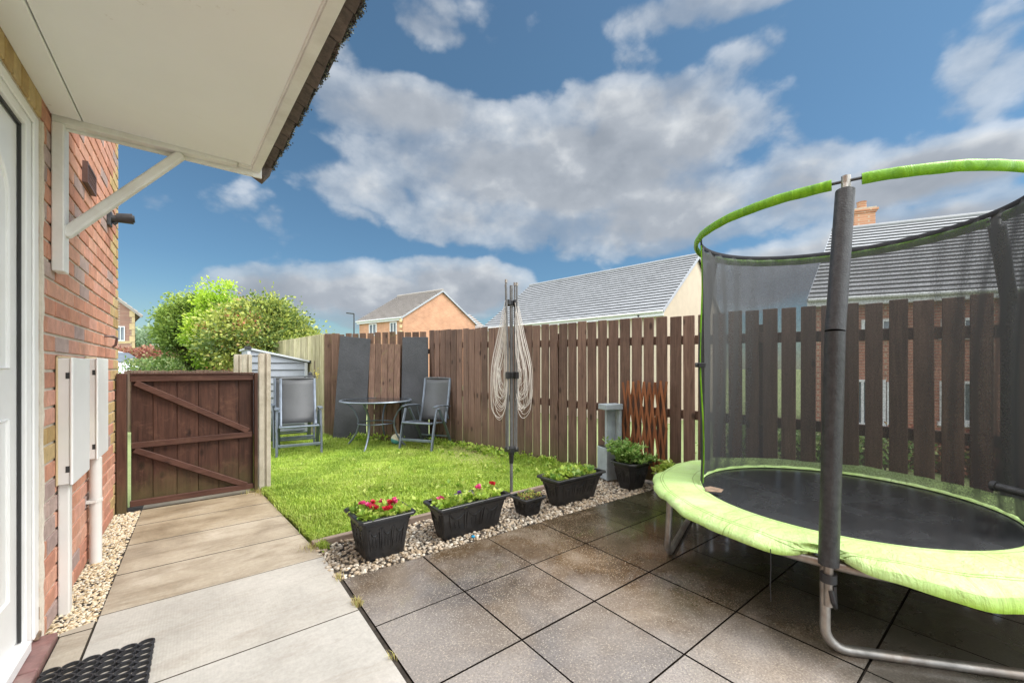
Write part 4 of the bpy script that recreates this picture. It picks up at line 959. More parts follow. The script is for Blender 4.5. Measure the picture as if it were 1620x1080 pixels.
# ================================================================ TRAMPOLINE
TC = Vector((3.07, .735, 0))
def trampoline():
    T = thing('trampoline', 'round trampoline with lime green pad, black mat and half open safety net', 'trampoline', TC)
    I = Matrix.Translation(-TC)
    def P(b, *a, par=None, **k):
        o = b.build(*a, **k); o.parent = par or T; o.matrix_parent_inverse = I; return o
    cp = lambda c, r, a, z: Vector((c[0]+r*math.cos(R_(a)), c[1]+r*math.sin(R_(a)), z))
    N = 96
    P(MB().tube([cp(TC, .985, i*360/64, .372) for i in range(64)], .021, 12, closed=True), 'frame', 'steel', smooth=True)
    # jumping mat with slight sag
    vs = [(TC.x, TC.y, .385)]; fs = []; rr = [.15, .3, .45, .6, .70, .765]
    for r in rr:
        for i in range(N): a = 2*math.pi*i/N; vs.append((TC.x+r*math.cos(a), TC.y+r*math.sin(a), .408-.023*(1-(r/.765)**2)))
    for i in range(N): fs.append((0, 1+i, 1+(i+1) % N))
    for k in range(len(rr)-1):
        for i in range(N): j = (i+1) % N; fs.append((1+k*N+i, 1+(k+1)*N+i, 1+(k+1)*N+j, 1+k*N+j))
    b = MB(); b._add(vs, fs); P(b, 'jump_mat', 'jump_mat', smooth=True)
    # springs
    b = MB()
    for i in range(60): b.tube([cp(TC, .765, i*6, .400), cp(TC, .97, i*6, .376)], .006, 5)
    P(b, 'springs', 'steel', smooth=True)
    # safety pad: drooping outer skirt, rucked
    prof = [(.735, .412), (.748, .428), (.80, .437), (.90, .440), (.985, .436), (1.025, .426), (1.048, .411), (1.056, .395), (1.054, .382), (1.047, .383), (1.040, .397), (1.02, .408), (.96, .415), (.80, .415), (.745, .405)]
    vs = []; fs = []; n = 220; m = len(prof)
    for i in range(n):
        a = 2*math.pi*i/n; dg = math.degrees(a)
        for q, (r, z) in enumerate(prof):
            fr = max(0, (r-.74)/.32); wv = .006*math.sin(a*9+1.3)+.003*math.sin(a*23+.4)+.002*math.sin(a*41)
            edge = 1 if 5 <= q <= 10 else 0
            dr = edge*(.008*math.sin(a*7+.8)+.006*math.sin(a*17)+.003*math.sin(a*37)); dz = wv*fr*.7+edge*(.008*math.sin(a*5+2)+.005*math.sin(a*13))
            # rucked up where the front pole stands, sagging towards the camera-right side
            g = math.exp(-((dg-191.5)/6)**2); sg = math.exp(-((dg-228)/26)**2)
            if edge: dz += .030*g*(1 if q > 6 else .4)-.050*sg*(1 if q > 6 else .3); dr += -.085*g+.02*sg
            dz += .010*math.exp(-((dg-150)/3)**2)*fr
            vs.append((TC.x+(r+dr)*math.cos(a), TC.y+(r+dr)*math.sin(a), z+dz))
    for i in range(n):
        j = (i+1) % n
        for q in range(m): q2 = (q+1) % m; fs.append((i*m+q, j*m+q, j*m+q2, i*m+q2))
    b = MB(); b._add(vs, fs); P(b, 'safety_pad', 'pad', smooth=True, sub=1)
    # U shaped legs
    def uleg(a0, a1, inset=.02):
        p0 = cp(TC, .985, a0, .37); p1 = cp(TC, .985, a1, .37); d = (p1-p0).normalized(); g0 = Vector((p0.x, p0.y, .022))+(p0-TC).normalized()*.015; g1 = Vector((p1.x, p1.y, .022))+(p1-TC).normalized()*.015
        g0.z = g1.z = .022; pts = [p0, p0.lerp(g0, .6)]
        for t in np.linspace(0, 1, 7):
            th = t*math.pi/2; pts.append(Vector((g0.x, g0.y, 0))+d*(.085*(1-math.cos(th)))+Vector((0, 0, .022+.085*(1-math.sin(th)))))
        for t in np.linspace(0, 1, 7):
            th = t*math.pi/2; pts.append(Vector((g1.x, g1.y, 0))-d*(.085*(1-math.sin(th)))+Vector((0, 0, .022+.085*(1-math.cos(th)))))
        pts += [p1.lerp(g1, .6), p1]
        P(MB().tube(pts, .0195, 12), 'leg', 'steel', smooth=True)
    uleg(138, 80); uleg(191.5, 246); uleg(314, 12)
    # enclosure: poles with foam
    RC = Vector((3.030, .716, 0)); RR = .774; RZ = 2.035
    tops = [(191, Vector((2.075, .520, .33)), Vector((2.130, .511, 1.353)), 195.5), (75, Vector((3.335, 1.67, .33)), Vector((3.31, 1.66, 1.60)), 85.6), (318, Vector((3.83, .08, .33)), Vector((3.84, .08, 1.58)), 310)]
    for k, (a, b0, jn, ra) in enumerate(tops):
        tp = cp(RC, RR, ra, RZ); top = jn.lerp(tp, .93)
        po = P(MB().tube([b0+Vector((0,0,.05)), jn], .036, 18), 'pole_sleeve', 'foam', smooth=True)
        P(MB().tube([jn+Vector((0,0,.003)), top], [.036, .036], 18), 'pole_sleeve', 'foam', smooth=True)
        P(MB().tube([b0-Vector((0,0,.12)), b0+Vector((0,0,.06))], .017, 12), 'pole_foot', 'steel', smooth=True); P(MB().tube([top, tp+Vector((0,0,.012))], .014, 10).tube([tp-Vector((0,0,.035)), tp+Vector((0,0,.022))], .018, 12), 'pole', 'steel', smooth=True)
        P(MB().tube([b0-Vector((0,0,.02)), b0+Vector((0,0,.015))], .030, 12).tube([b0+Vector((-.01,-.01,-.05)), b0+Vector((-.015,-.02,-.09)), b0+Vector((.01,-.02,-.12))], .010, 8).tube([b0+Vector((.0,-.02,-.03)), b0+Vector((.012,-.02,-.12))], .008, 6), 'strap', 'black_plastic', smooth=True)
    # top ring: rod with green sleeves between the poles
    P(MB().tube([cp(RC, RR, i*5, RZ) for i in range(72)], .007, 8, closed=True), 'ring_rod', 'dark_metal', smooth=True)
    for a0, a1 in ((199.5, 306.5), (313.5, 442), (89, 191.8)):
        n_ = int((a1-a0)/1.2); pts = [cp(RC, RR+.001*math.sin(i*.7), a0+(a1-a0)*i/n_, RZ-.005+.001*math.sin(i*.37)) for i in range(n_+1)]
        P(MB().tube(pts, [.0215+.0004*math.sin(i*.9)+.0006*random.random() for i in range(n_+1)], 12, flat=(1.15, .6)), 'ring_sleeve', 'sleeve', smooth=True)
    # net: hangs from the far half of the ring to the mat edge; the near side is open
    def nets(a0, a1, z0f, z1, name, m, dr=0, nz=14):
        n_ = 90; vs = []; fs = []
        for i in range(n_+1):
            a = a0+(a1-a0)*i/n_
            for k in range(nz+1):
                t = k/nz; bp = cp(TC, .742, a, 0); tp = cp(RC, RR-.03, a, 0); q = bp.lerp(tp, t)
                pin = -.035*math.sin(math.pi*t)*(1+.5*math.sin(R_(a)*5))+.006*math.sin(R_(a)*31+t*4); dv = (q-TC).normalized()
                q = q+dv*(pin+dr); q.z = lerp(z0f, z1, t); vs.append(q)
        for i in range(n_):
            for k in range(nz): fs.append((i*(nz+1)+k, (i+1)*(nz+1)+k, (i+1)*(nz+1)+k+1, i*(nz+1)+k+1))
        b = MB(); b._add(vs, fs); return P(b, name, m, smooth=True, fix=False)
    A0, A1 = 126, -92
    nets(A0, A1, .43, 2.058, 'net', 'net')
    pts = [cp(RC, RR-.031, A0+(A1-A0)*i/80, 2.060) for i in range(81)]
    P(MB().tube(pts, .011, 8, flat=(1.3, .4)), 'net_hem', 'net_band', smooth=True)
    # lime edging and strap down the net's left edge
    el = [cp(TC, .742, A0, 0).lerp(cp(RC, RR-.02, A0, 0), t) for t in np.linspace(0, 1, 12)]
    e2 = [Vector((p.x+.02*math.sin(t*9), p.y, lerp(.44, 2.0, t))) for p, t in zip(el, np.linspace(0, 1, 12))]
    P(MB().tube(e2, .0052, 8, flat=(1, 1)), 'net_edging', 'sleeve', smooth=True)
    e3 = [p+Vector((-.012, .0, 0))+Vector((-.012*math.sin(i*.5), 0, 0)) for i, p in enumerate(e2)]
    P(MB().tube(e3[:8], .0045, 6), 'strap', 'black_plastic', smooth=True)
    c = e2[6]; c = Vector((e2[5].x, e2[5].y, 1.215)); P(MB().box(c.x-.045, c.x+.03, c.y-.02, c.y+.015, 1.205, 1.235).tube([(c.x-.06, c.y, 1.22), (c.x+.05, c.y, 1.225)], .008, 8), 'clip', 'black_plastic', bevel=.004)
    # foam grab bar at the far right of the pad
    g0 = at(1573, 768, 2.05); g1 = at(1660, 790, 1.86); P(MB().tube([g0, g1], .020, 16).tube([g0-(g1-g0).normalized()*.008, g0+(g1-g0).normalized()*.012], .026, 16), 'grab_bar', 'foam', smooth=True)
    P(MB().tube([g1, g1+Vector((.03, -.02, -.12)), Vector((g1.x+.05, g1.y-.04, .40))], .017, 10), 'grab_bar_support', 'steel', smooth=True)
    st = at(1219, 868, 1.80); P(MB().tube([st, st+Vector((.004,0,-.08)), st+Vector((-.004,0,-.16)), st+Vector((.004,.0,-.235))], .0022, 5), 'loose_strap', 'black_plastic')
    return T
trampoline()
lf = gp(1122, 775, .43)
tag(MB().slab([(lf.x-.05, lf.y+.0, .432), (lf.x+.01, lf.y-.07, .43), (lf.x+.06, lf.y-.06, .436), (lf.x+.035, lf.y+.01, .444), (lf.x-.0, lf.y+.03, .44)], (0, 0, .003)).build('dead_leaf', 'leaf_brown'), 'dry brown leaf lying on the left rim of the trampoline mat', 'leaf')

# ================================================================ PLANTERS
def planter(x0, x1, y0, y1, h, taper, label, name='planter', rim=.028, swags=3, round_=False):
    cx, cy = (x0+x1)/2, (y0+y1)/2; W, D = x1-x0, y1-y0; t = thing(name, label, 'planter', (cx, cy, 0), 0, 'black plastic planters on the gravel')
    def ring(f, z, c=.10):       # chamfered-corner rectangle
        a, b_ = W/2*f-0, D/2-(W/2)*(1-f); k = min(a, b_)*c*2
        return [(-a+k,-b_,z),(a-k,-b_,z),(a,-b_+k,z),(a,b_-k,z),(a-k,b_,z),(-a+k,b_,z),(-a,b_-k,z),(-a,-b_+k,z)]
    def skin(rs, mb):
        vs = [p for r in rs for p in r]; n = 8; fs = []
        for i in range(len(rs)-1):
            for k in range(n): k2 = (k+1) % n; fs.append((i*n+k, i*n+k2, (i+1)*n+k2, (i+1)*n+k))
        fs.append(tuple(range(n))[::-1]); mb._add(vs, fs, .5)
    fr = 1-2*rim/W; fb = 1-2*(rim+taper)/W; fm = lerp(fb, fr, .5)
    b = MB(); c = .16 if round_ else .06
    skin([ring(fb, 0, c), ring(lerp(fb, fr, .12), h*.10, c), ring(lerp(fb, fr, .14), h*.11, c), ring(fm, h*.5, c), ring(lerp(fb, fr, .86), h*.80, c), ring(lerp(fb, fr, .93)+.02, h*.82, c), ring(fr+.01, h-.022, c)], b)
    b.build('pot_body', 'pot', t, bevel=.003)
    # raised swags on the four sides
    s = MB()
    def side(ax, sg, length, n):
        for i in range(n):
            u0 = -length/2+length*(i+.08)/n; u1 = -length/2+length*(i+.92)/n; pts = []
            for q in np.linspace(0, 1, 9):
                u = lerp(u0, u1, q); z = h*(.74-.16*math.sin(math.pi*q)); f = lerp(fb, fr, z/h); off = (D/2-(W/2)*(1-f)) if ax == 0 else W/2*f
                pts.append((u, sg*(off), z) if ax == 0 else (sg*off, u, z))
            s.tube(pts, .0065, 6)
            for u in (u0, u1):
                pts = []
                for q in np.linspace(0, 1, 5):
                    z = lerp(h*.74, h*.22, q); f = lerp(fb, fr, z/h); off = (D/2-(W/2)*(1-f)) if ax == 0 else W/2*f; uu = u*(1-.14*q)
                    pts.append((uu, sg*off, z) if ax == 0 else (sg*off, uu, z))
                s.tube(pts, [.009, .010, .008, .006, .003], 6)
            for du in (.35, .65):
                pts = []
                for q in np.linspace(0, 1, 4):
                    z = lerp(h*.52, h*.28, q); f = lerp(fb, fr, z/h); off = (D/2-(W/2)*(1-f)) if ax == 0 else W/2*f; uu = lerp(u0, u1, du)*(1-.1*q)
                    pts.append((uu, sg*off, z) if ax == 0 else (sg*off, uu, z))
                s.tube(pts, [.004, .006, .005, .003], 5)
    L0 = W*fm*.86; L1 = (D-(W)*(1-fm))*.86
    side(0, -1, L0, swags); side(0, 1, L0, swags); side(1, -1, L1, 1 if W > D*1.3 else swags); side(1, 1, L1, 1 if W > D*1.3 else swags)
    s.build('relief', 'pot', t, smooth=True)
    r = MB(); o_ = ring(1, h-.020, c); o2 = ring(.995, h-.002, c); i2 = ring(1-2*(rim*.95)/W, h, c); i1 = ring(1-2*(rim*1.05)/W, h-.03, c); o0 = ring(fr, h-.024, c)
    vs = o0+o_+o2+i2+i1; fs = [(a*8+k, a*8+(k+1) % 8, (a+1)*8+(k+1) % 8, (a+1)*8+k) for a in range(4) for k in range(8)]; r._add(vs, fs, .5); r.build('rim', 'pot', t, bevel=.003)
    so = MB(); q = ring(1-2*(rim*1.0)/W, h-.028, c); so._add([(p[0], p[1], p[2]) for p in q], [tuple(range(8))], .5); so.build('soil', 'soil', t)
    return t, (W/2-rim*1.3, D/2-rim*1.3, h-.028)
def rosettes(t, ext, n, leafm, size=.03, nl=16, up=.5, spread=.028, seed=1, name='leaves', bias=None):
    r = np.random.default_rng(seed); P = []; Nn = []
    for k in range(n):
        cx, cy = (bias(r) if bias else (r.uniform(-ext[0]*.9, ext[0]*.9), r.uniform(-ext[1]*.9, ext[1]*.9)))
        hz = r.uniform(.004, .03)
        for i in range(nl):
            a = r.uniform(0, 6.28); rd = r.random()*spread; P.append((cx+math.cos(a)*rd, cy+math.sin(a)*rd, ext[2]+hz+r.random()*.012)); Nn.append((math.cos(a), math.sin(a), up*(.3+r.random()*1.6)))
    return leaves(name, np.array(P), size, leafm, t, nrm=np.array(Nn), jitter=.3)
def flower(t, x, y, z, m, s=.016, name='flower'):
    r = np.random.default_rng(int(abs(x*9973+y*7919)*10) % 99999); k = 16; P = np.array([[x, y, z]]*k)+r.normal(size=(k,3))*.004
    a = np.arange(k)*6.283/7; N_ = np.stack([np.cos(a), np.sin(a), .4+r.random(k)*.6], 1)
    o = leaves(name, P, s*1.5, m, t, nrm=N_, aspect=.5, jitter=.12)
    MB().tube([(x, y, z), (x*.97, y, z-.035)], .0015, 5).build('stem', 'leaf_pot', o)
    return o
t, e = planter(.755, 1.125, 2.455, 2.81, .272, .035, 'square black planter with red and pink flowers nearest the path'); rosettes(t, e, 44, 'leaf_pot', .042, seed=3)
for x, y, m in ((-.07,.02,'petal_pink'), (-.09,.07,'petal_pink'), (.02,.03,'petal_pink'), (.06,-.02,'petal_red'), (.075,.0,'petal_red'), (.09,-.025,'petal_pink'), (.11,.03,'petal_pink'), (-.06,-.04,'petal_red'), (-.05,-.06,'petal_red'), (.0,-.115,'petal_red'), (.02,-.12,'petal_red'), (-.03,.05,'petal_red')): flower(t, x, y, e[2]+.06, m, .0155)
t, e = planter(1.265, 1.88, 2.42, 2.69, .25, .05, 'long black trough with a few pink flowers between the square and the tiny planter', swags=3); rosettes(t, e, 60, 'leaf_pot', .042, seed=5)
for x, y, m, dz in ((-.22,.02,'petal_pink',.04), (-.20,-.0,'petal_red',.03), (.02,-.03,'petal_purple',.03), (.10,.02,'petal_pink',.06), (.115,.03,'petal_pink',.06), (.235,.02,'petal_red',.065), (.25,.03,'petal_red',.06), (-.05,.05,'petal_purple',.04)): flower(t, x, y, e[2]+dz+.01, m, .015)
t, e = planter(2.03, 2.265, 2.445, 2.67, .152, .028, 'tiny square black planter of low stubby plants by the airer foot', rim=.018, swags=2); rosettes(t, e, 30, 'leaf_mixed', .018, nl=12, up=1.2, spread=.015, seed=6)
t, e = planter(2.365, 3.0, 2.42, 2.71, .25, .06, 'long black trough with green leaves and no flowers right of the airer', swags=3); rosettes(t, e, 44, 'leaf_pot', .045, seed=8)
rosettes(t, e, 8, 'leaf_herb', .05, seed=9, up=1.2, name='leaves')
def tuft(t, P0, n, hgt, spread, m, seed=1, leafsz=.028, name='foliage'):
    r = np.random.default_rng(seed); P = []; Nn = []; st = MB()
    for k in range(n):
        a = r.uniform(0, 6.28); b0 = np.array(P0)+np.array([r.normal()*.03, r.normal()*.03, 0]); hh = hgt*r.uniform(.45, 1.1); ln = spread*r.uniform(.2, 1.1)
        pts = [b0+np.array([math.cos(a)*ln*q**1.6, math.sin(a)*ln*q**1.6, hh*math.sin(q*1.45)]) for q in np.linspace(0, 1, 7)]
        st.tube([tuple(p) for p in pts], .0015, 4, caps=False)
        for q in pts[1:]:
            for j in range(5): P.append(q+r.normal(size=3)*.007); Nn.append((math.cos(a)+r.normal()*.7, math.sin(a)+r.normal()*.7, .5+r.normal()*.4))
    o = leaves(name, np.array(P), leafsz, m, t, nrm=np.array(Nn), aspect=.24, jitter=.3); st.build('stems', m, t); return o
t, e = planter(3.26, 3.62, 2.32, 2.63, .272, .055, 'rounded black tub of trailing herbs in front of the trellis', rim=.022, swags=2, round_=True)
tuft(t, (-.06, .03, e[2]), 60, .20, .15, 'leaf_herb', 4, .04); tuft(t, (.10, -.04, e[2]), 26, .06, .20, 'leaf_herb', 6, .04)
# leafy plant spilling between tub and trampoline
tp = thing('leafy_plant', 'low green plant sprouting between the round tub and the trampoline pad', 'plant', (3.68, 2.12, 0)); tuft(tp, (0, 0, 0), 40, .24, .20, 'leaf_pot', 12, .06)
# water-feature column
def feature():
    t = thing('water_feature', 'grey stone effect water feature column standing against the fence beside the trellis', 'water feature', (3.48, 2.785, 0), R_(-18))
    MB().box(-.085, .115, -.09, .10, .02, .355).build('basin', 'grey_stone', t, bevel=.006, seg=2)
    MB().box(-.075, .105, -.08, .09, .356, .362).build('basin_fill', 'water', t)
    MB().box(-.005, .125, .03, .075, .36, .755).build('column', 'grey_stone', t, bevel=.004)
    MB().box(.095, .128, -.05, .03, .36, .755).build('column_side', 'grey_stone', t, bevel=.004)
    MB().box(-.085, .13, -.07, .08, .757, .815).build('top_block', 'grey_stone', t, bevel=.004)
feature()
def trellis():
    # lattice strips leaning on the fence; partly folded, so its diamonds are tall and narrow
    A = Vector((3.845, 2.83)); B = Vector((3.905, 2.18)); A = Vector((fx(2.72)-.05, 2.72)); B = Vector((fx(2.26)-.05, 2.26)); d = (B-A).normalized(); L = (B-A).length; nr = Vector((d.y, -d.x))
    if nr.dot(-A) < 0: nr = -nr
    t = thing('trellis', 'small folded red brown lattice trellis hung on the fence above the tub', 'trellis', (A.x, A.y, .1))
    z0, z1 = .14, 1.06; n = 8; Hh = z1-z0; rise = .46
    def pt(s, z, o): p = A+d*s+nr*o; return (p.x, p.y, z)
    for o, sg in ((.006, 1), (.016, -1)):
        b = MB()
        for k in range(-4, n+5):
            s0 = k*L/n; ln = Hh; s1 = s0+sg*L/n*(Hh/rise)*1.0
            # clip strip to the trellis width
            pts = [(s0, z0), (s1, z1)]
            ts = [0, 1]
            for lim in (0, L):
                if s1 != s0: ts.append((lim-s0)/(s1-s0))
            ok = [q for q in sorted(ts) if 0 <= q <= 1 and -1e-6 <= lerp(s0, s1, q) <= L+1e-6]
            if len(ok) >= 2 and ok[-1]-ok[0] > .05:
                a_, b_ = ok[0], ok[-1]; jz = random.uniform(-.015, .015); b.bar(pt(lerp(s0, s1, a_), lerp(z0, z1, a_)+jz, o), pt(lerp(s0, s1, b_), lerp(z0, z1, b_)+jz, o), .008, .024, up=(d.x, d.y, 0))
        ob = b.build('slats', 'trellis', t, bevel=.0015); ob.matrix_parent_inverse = Matrix.Translation((-A.x, -A.y, -.1))
trellis()

# ================================================================ ROTARY AIRER
def airer():
    x, y = 2.335, 3.02; t = thing('rotary_airer', 'folded rotary clothes airer with cream line standing at the lawn edge', 'rotary airer', (x, y, 0), 0)
    MB().tube([(0,0,-.03),(0,0,.36)], .015, 12).build('ground_post', 'airer_metal', t, smooth=True)
    MB().tube([(0,0,.36),(0,0,1.98)], .0165, 12).build('pole', 'airer_metal', t, smooth=True)
    hb = MB().tube([(0,0,.30),(0,0,.385)], [.020,.024], 12).box(-.05,.05,-.05,.05,.41,.455).tube([(0,0,.38),(0,0,.42)], .03, 12); hb.build('lower_hub', 'black_plastic', t, bevel=.006, seg=2)
    mh = MB(); uh = MB(); dirs = []
    for k in range(4):
        a = R_(20+90*k); c, s = math.cos(a), math.sin(a); dirs.append((c, s)); r0 = .056
        tilt = .035 if k == 2 else .006
        MB().tube([(c*r0, s*r0, .44), (c*(r0+.004), s*(r0+.004), 1.3), (c*(r0+tilt), s*(r0+tilt), 2.0-.02*(k % 2))], .0085, 8).build('arm', 'airer_metal', t, smooth=True)
        MB().tube([(c*(r0+tilt), s*(r0+tilt), 1.99-.02*(k % 2)), (c*(r0+tilt), s*(r0+tilt), 2.02-.02*(k % 2))], .012, 8).build('arm_cap', 'steel', t, smooth=True)
        mh.box(c*.058-.018, c*.058+.018, s*.058-.018, s*.058+.018, 1.10, 1.165); uh.box(c*.045-.018, c*.045+.018, s*.045-.018, s*.045+.018, 1.79, 1.84)
    mh.tube([(0,0,1.105),(0,0,1.16)], .026, 12).build('middle_hub', 'black_plastic', t, bevel=.004); uh.tube([(0,0,1.795),(0,0,1.835)], .028, 12).build('upper_hub', 'black_plastic', t, bevel=.004)
    r = random.Random(5)
    vw = Vector((RV[0], RV[1])); dp = Vector((FV[0], FV[1]))
    lat = math.atan2(-FV[0]*1.0-.0, .79)
    for k, ang in enumerate((-.42, .30, math.pi-.34, math.pi+.38)):      # the slack line hangs in bundles at either side
        b = MB(); mx, my = math.cos(lat+ang), math.sin(lat+ang); tx, ty = -my, mx
        for i in range(13):
            q = i/12; ztop = 1.84-.35*q; zb = lerp(1.08, .74, 1-q*.85)+r.uniform(-.03, .06)-(.06 if (k in (1, 2) and i == 0) else 0); ou = lerp(.195, .115, q)*r.uniform(.85, 1.05); sk = r.uniform(-.06, .06); ri = .045+.02*r.random()
            def pt(rr, sd_, z): return Vector((mx*rr+tx*(sk*rr/ou+sd_), my*rr+ty*(sk*rr/ou+sd_), z))
            pts = [pt(.055, -.02, ztop), pt(ou*.62, -.03, lerp(ztop, 1.15, .45)), pt(ou*.95, -.03, lerp(ztop, 1.15, .9)), pt(ou, -.02, zb+.16), pt(ou*.90, -.01, zb+.05), pt(ou*.62, 0, zb), pt(ou*.34+.012, .01, zb+.05), pt(ri, .02, zb+.17), pt(ri*.9, .02, zb+.45), pt(.05, .02, ztop-.05)]
            cu = []
            for q_ in range(len(pts)-1):
                p0 = pts[max(q_-1, 0)]; p1 = pts[q_]; p2 = pts[q_+1]; p3 = pts[min(q_+2, len(pts)-1)]
                for tt in np.linspace(0, 1, 6)[:-1]:
                    cu.append(.5*((2*p1)+(p2-p0)*tt+(2*p0-5*p1+4*p2-p3)*tt*tt+(3*p1-p0-3*p2+p3)*tt**3))
            cu.append(pts[-1]); b.tube(cu, .0019, 5, caps=False)
        b.build('line', 'cord', t, smooth=True)
airer()

# ================================================================ TABLE, CHAIRS, BALL
def table():
    c = (2.16, 6.20); t = thing('garden_table', 'round smoked glass garden table with curved grey legs in front of the leaning boards', 'table', (*c, 0), YAW*-1)
    MB().lathe([(.50,.690),(.528,.690),(.535,.700),(.528,.712),(.50,.712)], n=48, caps=False).tube([(.515*math.cos(a), .515*math.sin(a), .70) for a in np.linspace(0, 6.283, 48, endpoint=False)], .013, 8, closed=True).build('table_rim', 'chair_frame', t, smooth=True)
    MB().lathe([(.0001,.702),(.51,.702),(.51,.708),(.0001,.708)], n=48, caps=False).build('glass_top', 'table_glass', t, smooth=False)
    for a in (-92, -2, 88, 178):
        c_, s_ = math.cos(R_(a)), math.sin(R_(a)); pr = [(.50,.69),(.44,.64),(.34,.54),(.285,.42),(.275,.32),(.31,.20),(.38,.09),(.46,.0)]
        MB().tube([(r*c_, r*s_, z) for r, z in pr], .014, 10).build('leg', 'chair_frame', t, smooth=True)
    MB().tube([(.27*math.cos(a), .27*math.sin(a), .36) for a in np.linspace(0, 6.283, 32, endpoint=False)], .010, 8, closed=True).build('brace_ring', 'chair_frame', t, smooth=True)
table()
def chair(label, loc, rz, back=.36, fold=0.):
    t = thing('recliner_chair', label, 'chair', (*loc, 0), rz, 'grey folding garden recliners')
    W = .27; sz = .40
    # local: x across, -y is the front
    piv_z = .62
    bk0 = Vector((0, .20-.0, .37)); top = Vector((0, .20+back, 1.04))
    def at2(q, x): p = bk0.lerp(top, q); return Vector((x, p.y+.02*math.sin(q*3.1), p.z))
    for sx in (-1, 1):
        x = sx*W
        MB().tube([at2(q, sx*.225) for q in np.linspace(-.02, 1, 8)], .016, 8, flat=(1.3, .8)).build('back_stile', 'chair_frame', t, smooth=True)
        MB().tube([(x, -.27, .012), (x, -.21, .33), (x, -.12, .60)], .021, 8, flat=(.8, 1.3)).build('leg', 'chair_frame', t, smooth=True)
        MB().tube([(x*.95, .33, .012), (x*.95, .14, .33), (x*.95, -.05, .60)], .019, 8, flat=(.8, 1.3)).build('leg', 'chair_frame', t, smooth=True)
        MB().tube([(x, -.22, .632), (x, -.10, .645), (x, .10, .635), (x, .27, .61)], [.016, .024, .024, .016], 8, flat=(.55, 1.35)).build('armrest', 'chair_frame', t, smooth=True)
        MB().tube([(x*.86, -.25, sz), (x*.86, .0, sz-.012), (x*.86, .22, .365)], .015, 8).build('seat_rail', 'chair_frame', t, smooth=True)
        MB().tube([(x*.96, .16, .61), (x*.96, .24, .42)], .009, 6).build('back_stay', 'chair_frame', t, smooth=True)
    b = MB(); n = 8
    vs = []; fs = []
    for i in range(n+1):
        q = i/n
        for sx in (-1, 0, 1):
            p = at2(.04+q*.94, sx*.218); p.y += .012*(sx == 0); vs.append(p)
    for i in range(n):
        for k in range(2): fs.append((i*3+k, i*3+k+1, (i+1)*3+k+1, (i+1)*3+k))
    b._add(vs, fs); o = b.build('backrest', 'sling', t, smooth=True); so = o.modifiers.new('s', 'SOLIDIFY'); so.thickness = .004
    MB().tube([at2(1.0, -.225), at2(1.005, 0), at2(1.0, .225)], .013, 8).build('top_bar', 'sling', t, smooth=True)
    b = MB(); vs = []; fs = []
    for i, (y, z) in enumerate([(-.25, sz), (-.12, sz-.012), (.02, sz-.024), (.12, sz-.028), (.20, .368)]):
        for x in (-.228, 0, .228): vs.append((x, y, z-(.018 if x == 0 else 0)))
    for i in range(4):
        for k in range(2): fs.append((i*3+k, i*3+k+1, (i+1)*3+k+1, (i+1)*3+k))
    b._add(vs, fs); o = b.build('seat', 'sling', t, smooth=True); so = o.modifiers.new('s', 'SOLIDIFY'); so.thickness = .004
    MB().tube([(-.24, -.255, sz), (.24, -.255, sz)], .014, 8).build('seat_bar', 'chair_frame', t, smooth=True)
    MB().bar((-W, -.245, .15), (W, -.245, .15), .020, .038).build('front_stretcher', 'chair_frame', t, bevel=.004)
    MB().bar((-W*.95, .25, .15), (W*.95, .25, .15), .014, .024).build('rear_stretcher', 'chair_frame', t, bevel=.004)
    return t
c1 = gp(483, 713)
chair('grey mesh recliner facing the lawn in front of the shed, right behind the gate post', (1.12, 6.38), R_(-8), .26)
t2 = chair('grey mesh recliner pushed close behind the one by the shed, mostly hidden by it', (1.16, 7.10), R_(-4), .12)
chair('grey mesh recliner turned sideways at the right of the glass table', (2.70, 5.61), R_(-58), .15)
tag(MB().lathe([(.09*math.sin(a)+.0001, .09-.09*math.cos(a)) for a in np.linspace(0, math.pi, 17)], n=24, caps=False).build('ball', 'ball', smooth=True), 'teal and cream striped ball in the grass under the table', 'ball').location = (2.44, 6.08, .0)

